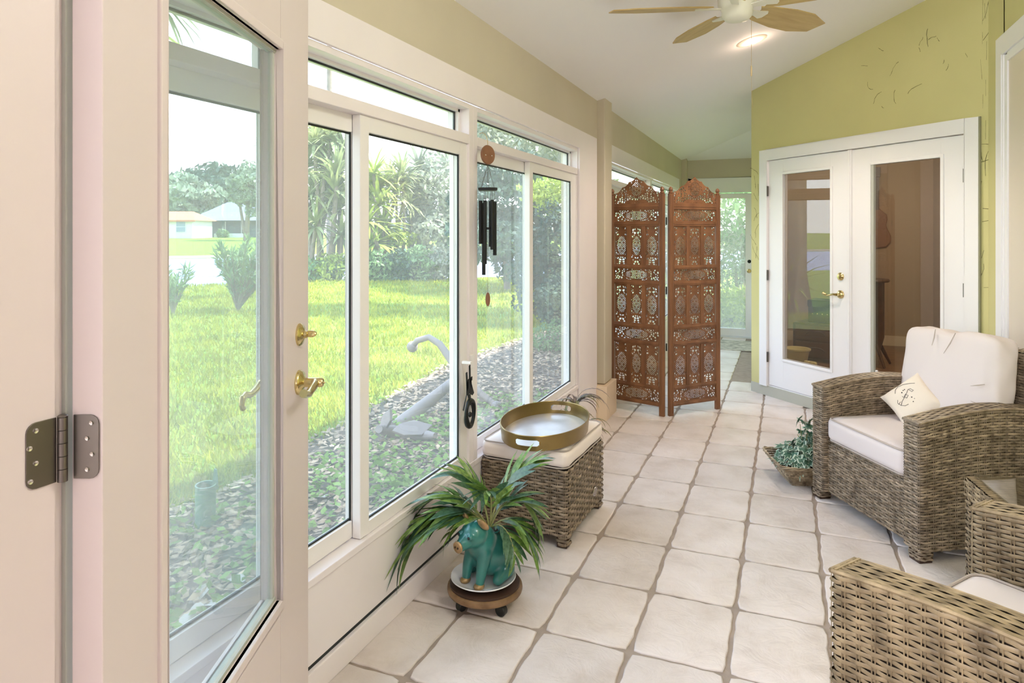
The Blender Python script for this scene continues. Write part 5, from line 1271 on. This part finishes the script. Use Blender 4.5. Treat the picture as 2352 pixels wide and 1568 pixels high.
pt = MB(); q = at(757, 160, 29); pt.tube([(q.x, q.y, -.9), (q.x, q.y, 3), (q.x, q.y, 11.5)], [.15, .13, .11], 10); pr_ = empty('palm_tree', (0, 0, 0)); tag(pr_, 'slim tall palm trunk crossing the left transom window', 'tree'); pt.build('trunk', M_bark, pr_, smooth=True)
V, F = join(rosettes([(q.x, q.y, 11.5)], 60, 2.2, .08)); o = mesh_obj('foliage', npmesh('foliage', V, F), M_f[4], pr_); o['kind'] = 'stuff'
# far bank
far = [('far_tree', 'pale rounded tree at the left of the far tree line', 415, 455, 112, (7, 5, 3.6), 3), ('far_tree', 'wide dark tree behind the grey roofed house', 470, 440, 125, (9, 6, 4.6), 1), ('far_tree', 'dark far tree in the middle of the tree line', 525, 440, 126, (8, 6, 4.5), 1), ('far_tree', 'far tree right behind the grey roof ridge', 600, 450, 124, (8, 6, 4.4), 3)]
for nm, lb, x, y, d, r, k in far: bushy(nm, lb, 'tree', [(A(x, y, d), r, 1)], 2200, 1.3, M_f[k], shell=.7)
bushy('oak_tree', 'large round oak standing before the grey house', 'tree', [(A(578, 425, 82), (2.6, 2.6, 2.6), .6), (A(598, 455, 82), (1.9, 2, 2.3), .4), (A(548, 440, 82), (1.2, 1.2, 1.6), .25)], 3600, .6, M_f[3], [(G(565, 82), A(575, 450, 82), .35), (G(565, 82), A(548, 450, 82), .22)])
HXr = Vector((cth, sth, 0)); HYr = Vector((-sth, cth, 0))
def house(name, label, xl, xr, yb, ye, yr, d, dep, wallm, roofm, ins=.3):
    p0 = at(xl, yb, d); p1 = at(xr, yb, d); w = (p1-p0).length; h = (yb-ye)/1537.4*d; hr = (ye-yr)/1537.4*d
    root = empty(name, p0, .3889); tag(root, label, 'house')
    MB().box((0, 0, -1), (w, dep, h)).build('wall', wallm, root)
    o = .5; i = ins*w; V = [(-o, -o, h), (w+o, -o, h), (w+o, dep+o, h), (-o, dep+o, h), (i, dep/2, h+hr), (w-i, dep/2, h+hr)]
    b = MB().add(V, [(0, 1, 5, 4), (1, 2, 5), (2, 3, 4, 5), (3, 0, 4), (3, 2, 1, 0)]); b.box((-o, -o, h-.18), (w+o, -o+.12, h+.04)).build('roof', roofm, root)
    return root, w, h
M_hw = mat('house_white', col(214, 214, 214), .8); M_gr = mat('roof_grey', col(112, 116, 128), .8, var=.08, vscale=2); M_or = mat('roof_terracotta', col(186, 118, 80), .8, var=.1, vscale=2); M_lan = mat('lanai_screen', col(96, 106, 108), .5); M_win = mat('far_window', col(120, 140, 160), .2)
h1, w_, hh = house('house', 'white house with a terracotta roof across the pond', 330, 443, 549, 506, 484, 90, 5.8, M_hw, M_or, .2)
f_ = MB().box((w_-2.3, -.06, .9), (w_-.9, -.02, 2.4)).build('window', M_hw, h1)
for k in (0, 1): MB().box((w_-2.2, -.09, .98+k*.72), (w_-1.0, -.05, 1.62+k*.72)).build('pane', M_win, f_)
MB().tube([(w_-.02, -.1, 0), (w_-.02, -.1, hh-.3), (w_+.4, -.4, hh)], .07, 6).build('downpipe', M_hw, h1)
h2, w_, hh = house('house', 'large grey roofed house with a dark screened porch', 440, 660, 547.5, 506, 458, 100, 12, M_hw, M_gr, .22)
MB().box((.3, -.2, 0), (w_-.2, -.02, hh-.1)).build('porch_screen', M_lan, h2)
for k in range(6): MB().box((.3+k*2.4, -.3, 0), (.42+k*2.4, -.18, hh)).build('porch_post', M_hw, h2)
V = [(1.5, -2.2, hh-.05), (w_, -2.2, hh-.05), (w_, 2, hh+1.5), (4.5, 2, hh+1.3)]
MB().add(V, [(0, 1, 2, 3), (3, 2, 1, 0)]).build('porch_roof', M_gr, h2)
MB().box((4.5, -2.6, 0), (9.2, -2.2, .75)).build('low_wall', M_hw, h2)
bushy('porch_bush', 'pale bush in front of the dark screened porch', 'bush', [(A(512, 537, 96.3), (1.2, .5, .7), 1)], 500, .4, M_f[0])
h3, w_, hh = house('house', 'pale house glimpsed behind the yuccas across the pond', 880, 1010, 545, 515, 490, 92, 8, M_hw, M_gr)
for k in (0, 1): MB().box((1.5+k*2.5, -.06, .8), (2.8+k*2.5, -.02, 1.6)).build('window', M_win, h3)
# neighbour garden plants beyond the far door and windows
bushy('garden_shrub', 'grassy green shrub outside the far glass door', 'shrub', [(A(1690, 720, 11.5), (.7, .4, .45), 1), (A(1650, 740, 11.6), (.5, .3, .4), .4)], 1500, .22, M_f[2], None, .15)
bushy('garden_tree', 'leafy tree outside above the far glass door', 'tree', [(A(1690, 480, 14.5), (2.0, 1.5, .8), .7), (A(1600, 520, 15), (2.2, 1.2, 1.2), .5)], 3200, .18, M_f[0], [(G(1702, 13.8), A(1700, 500, 14.5), .10)])
bushy('garden_hedge', 'grey tangled hedge outside the far glass door', 'hedge', [(A(1690, 610, 14), (1.6, .5, 1.1), .6), (A(1620, 610, 14.5), (1.6, .5, 1.1), .5), (A(1570, 600, 15), (1.5, .5, 1.0), .4)], 5200, .13, M_f[5], None, .3)
bushy('side_shrub', 'bright green shrub outside the window behind the screen', 'shrub', [((-3.2, 13.5, 1.2), (.7, .9, 1.3), .8)], 3000, .14, M_f[2])
# big palm further along the lawn (its trunk and low fronds mirror in the double doors)
bp = Vector((-8.6, 6.15, -.15)); root = empty('date_palm', bp); tag(root, 'stout palm with a rough trunk standing on the lawn left of the windows', 'palm')
MB().tube([(0, 0, 0), (.02, .03, .8), (0, 0, 2.2), (.05, 0, 4.4)], [.36, .27, .24, .22], 14).build('trunk', M_bark, root, smooth=True)
V, F = join(rosettes([(.05, 0, 4.5)], 70, 2.0, .09)); o = mesh_obj('foliage', npmesh('foliage', V, F), M_f[2], root); o['kind'] = 'stuff'
V, F = join(rosettes([(-.2, .1, .5)], 60, .95, .03)); o = mesh_obj('low_fronds', npmesh('low_fronds', V, F), M_f[2], root); o['kind'] = 'stuff'
bushy('shade_oak', 'tall spreading oak hidden behind the window post, shading the lawn', 'tree', [((-3.3, 14.5, 6.6), (2.6, 1.1, .8), .6), ((-4.9, 13.7, 6.4), (1.8, 1.0, .7), .4)], 5200, .26, M_f[1], [((-2.75, 14.6, -.15), (-2.9, 14.5, 6.4), .2), ((-2.9, 14.5, 5.0), (-4.8, 13.8, 6.3), .08)])
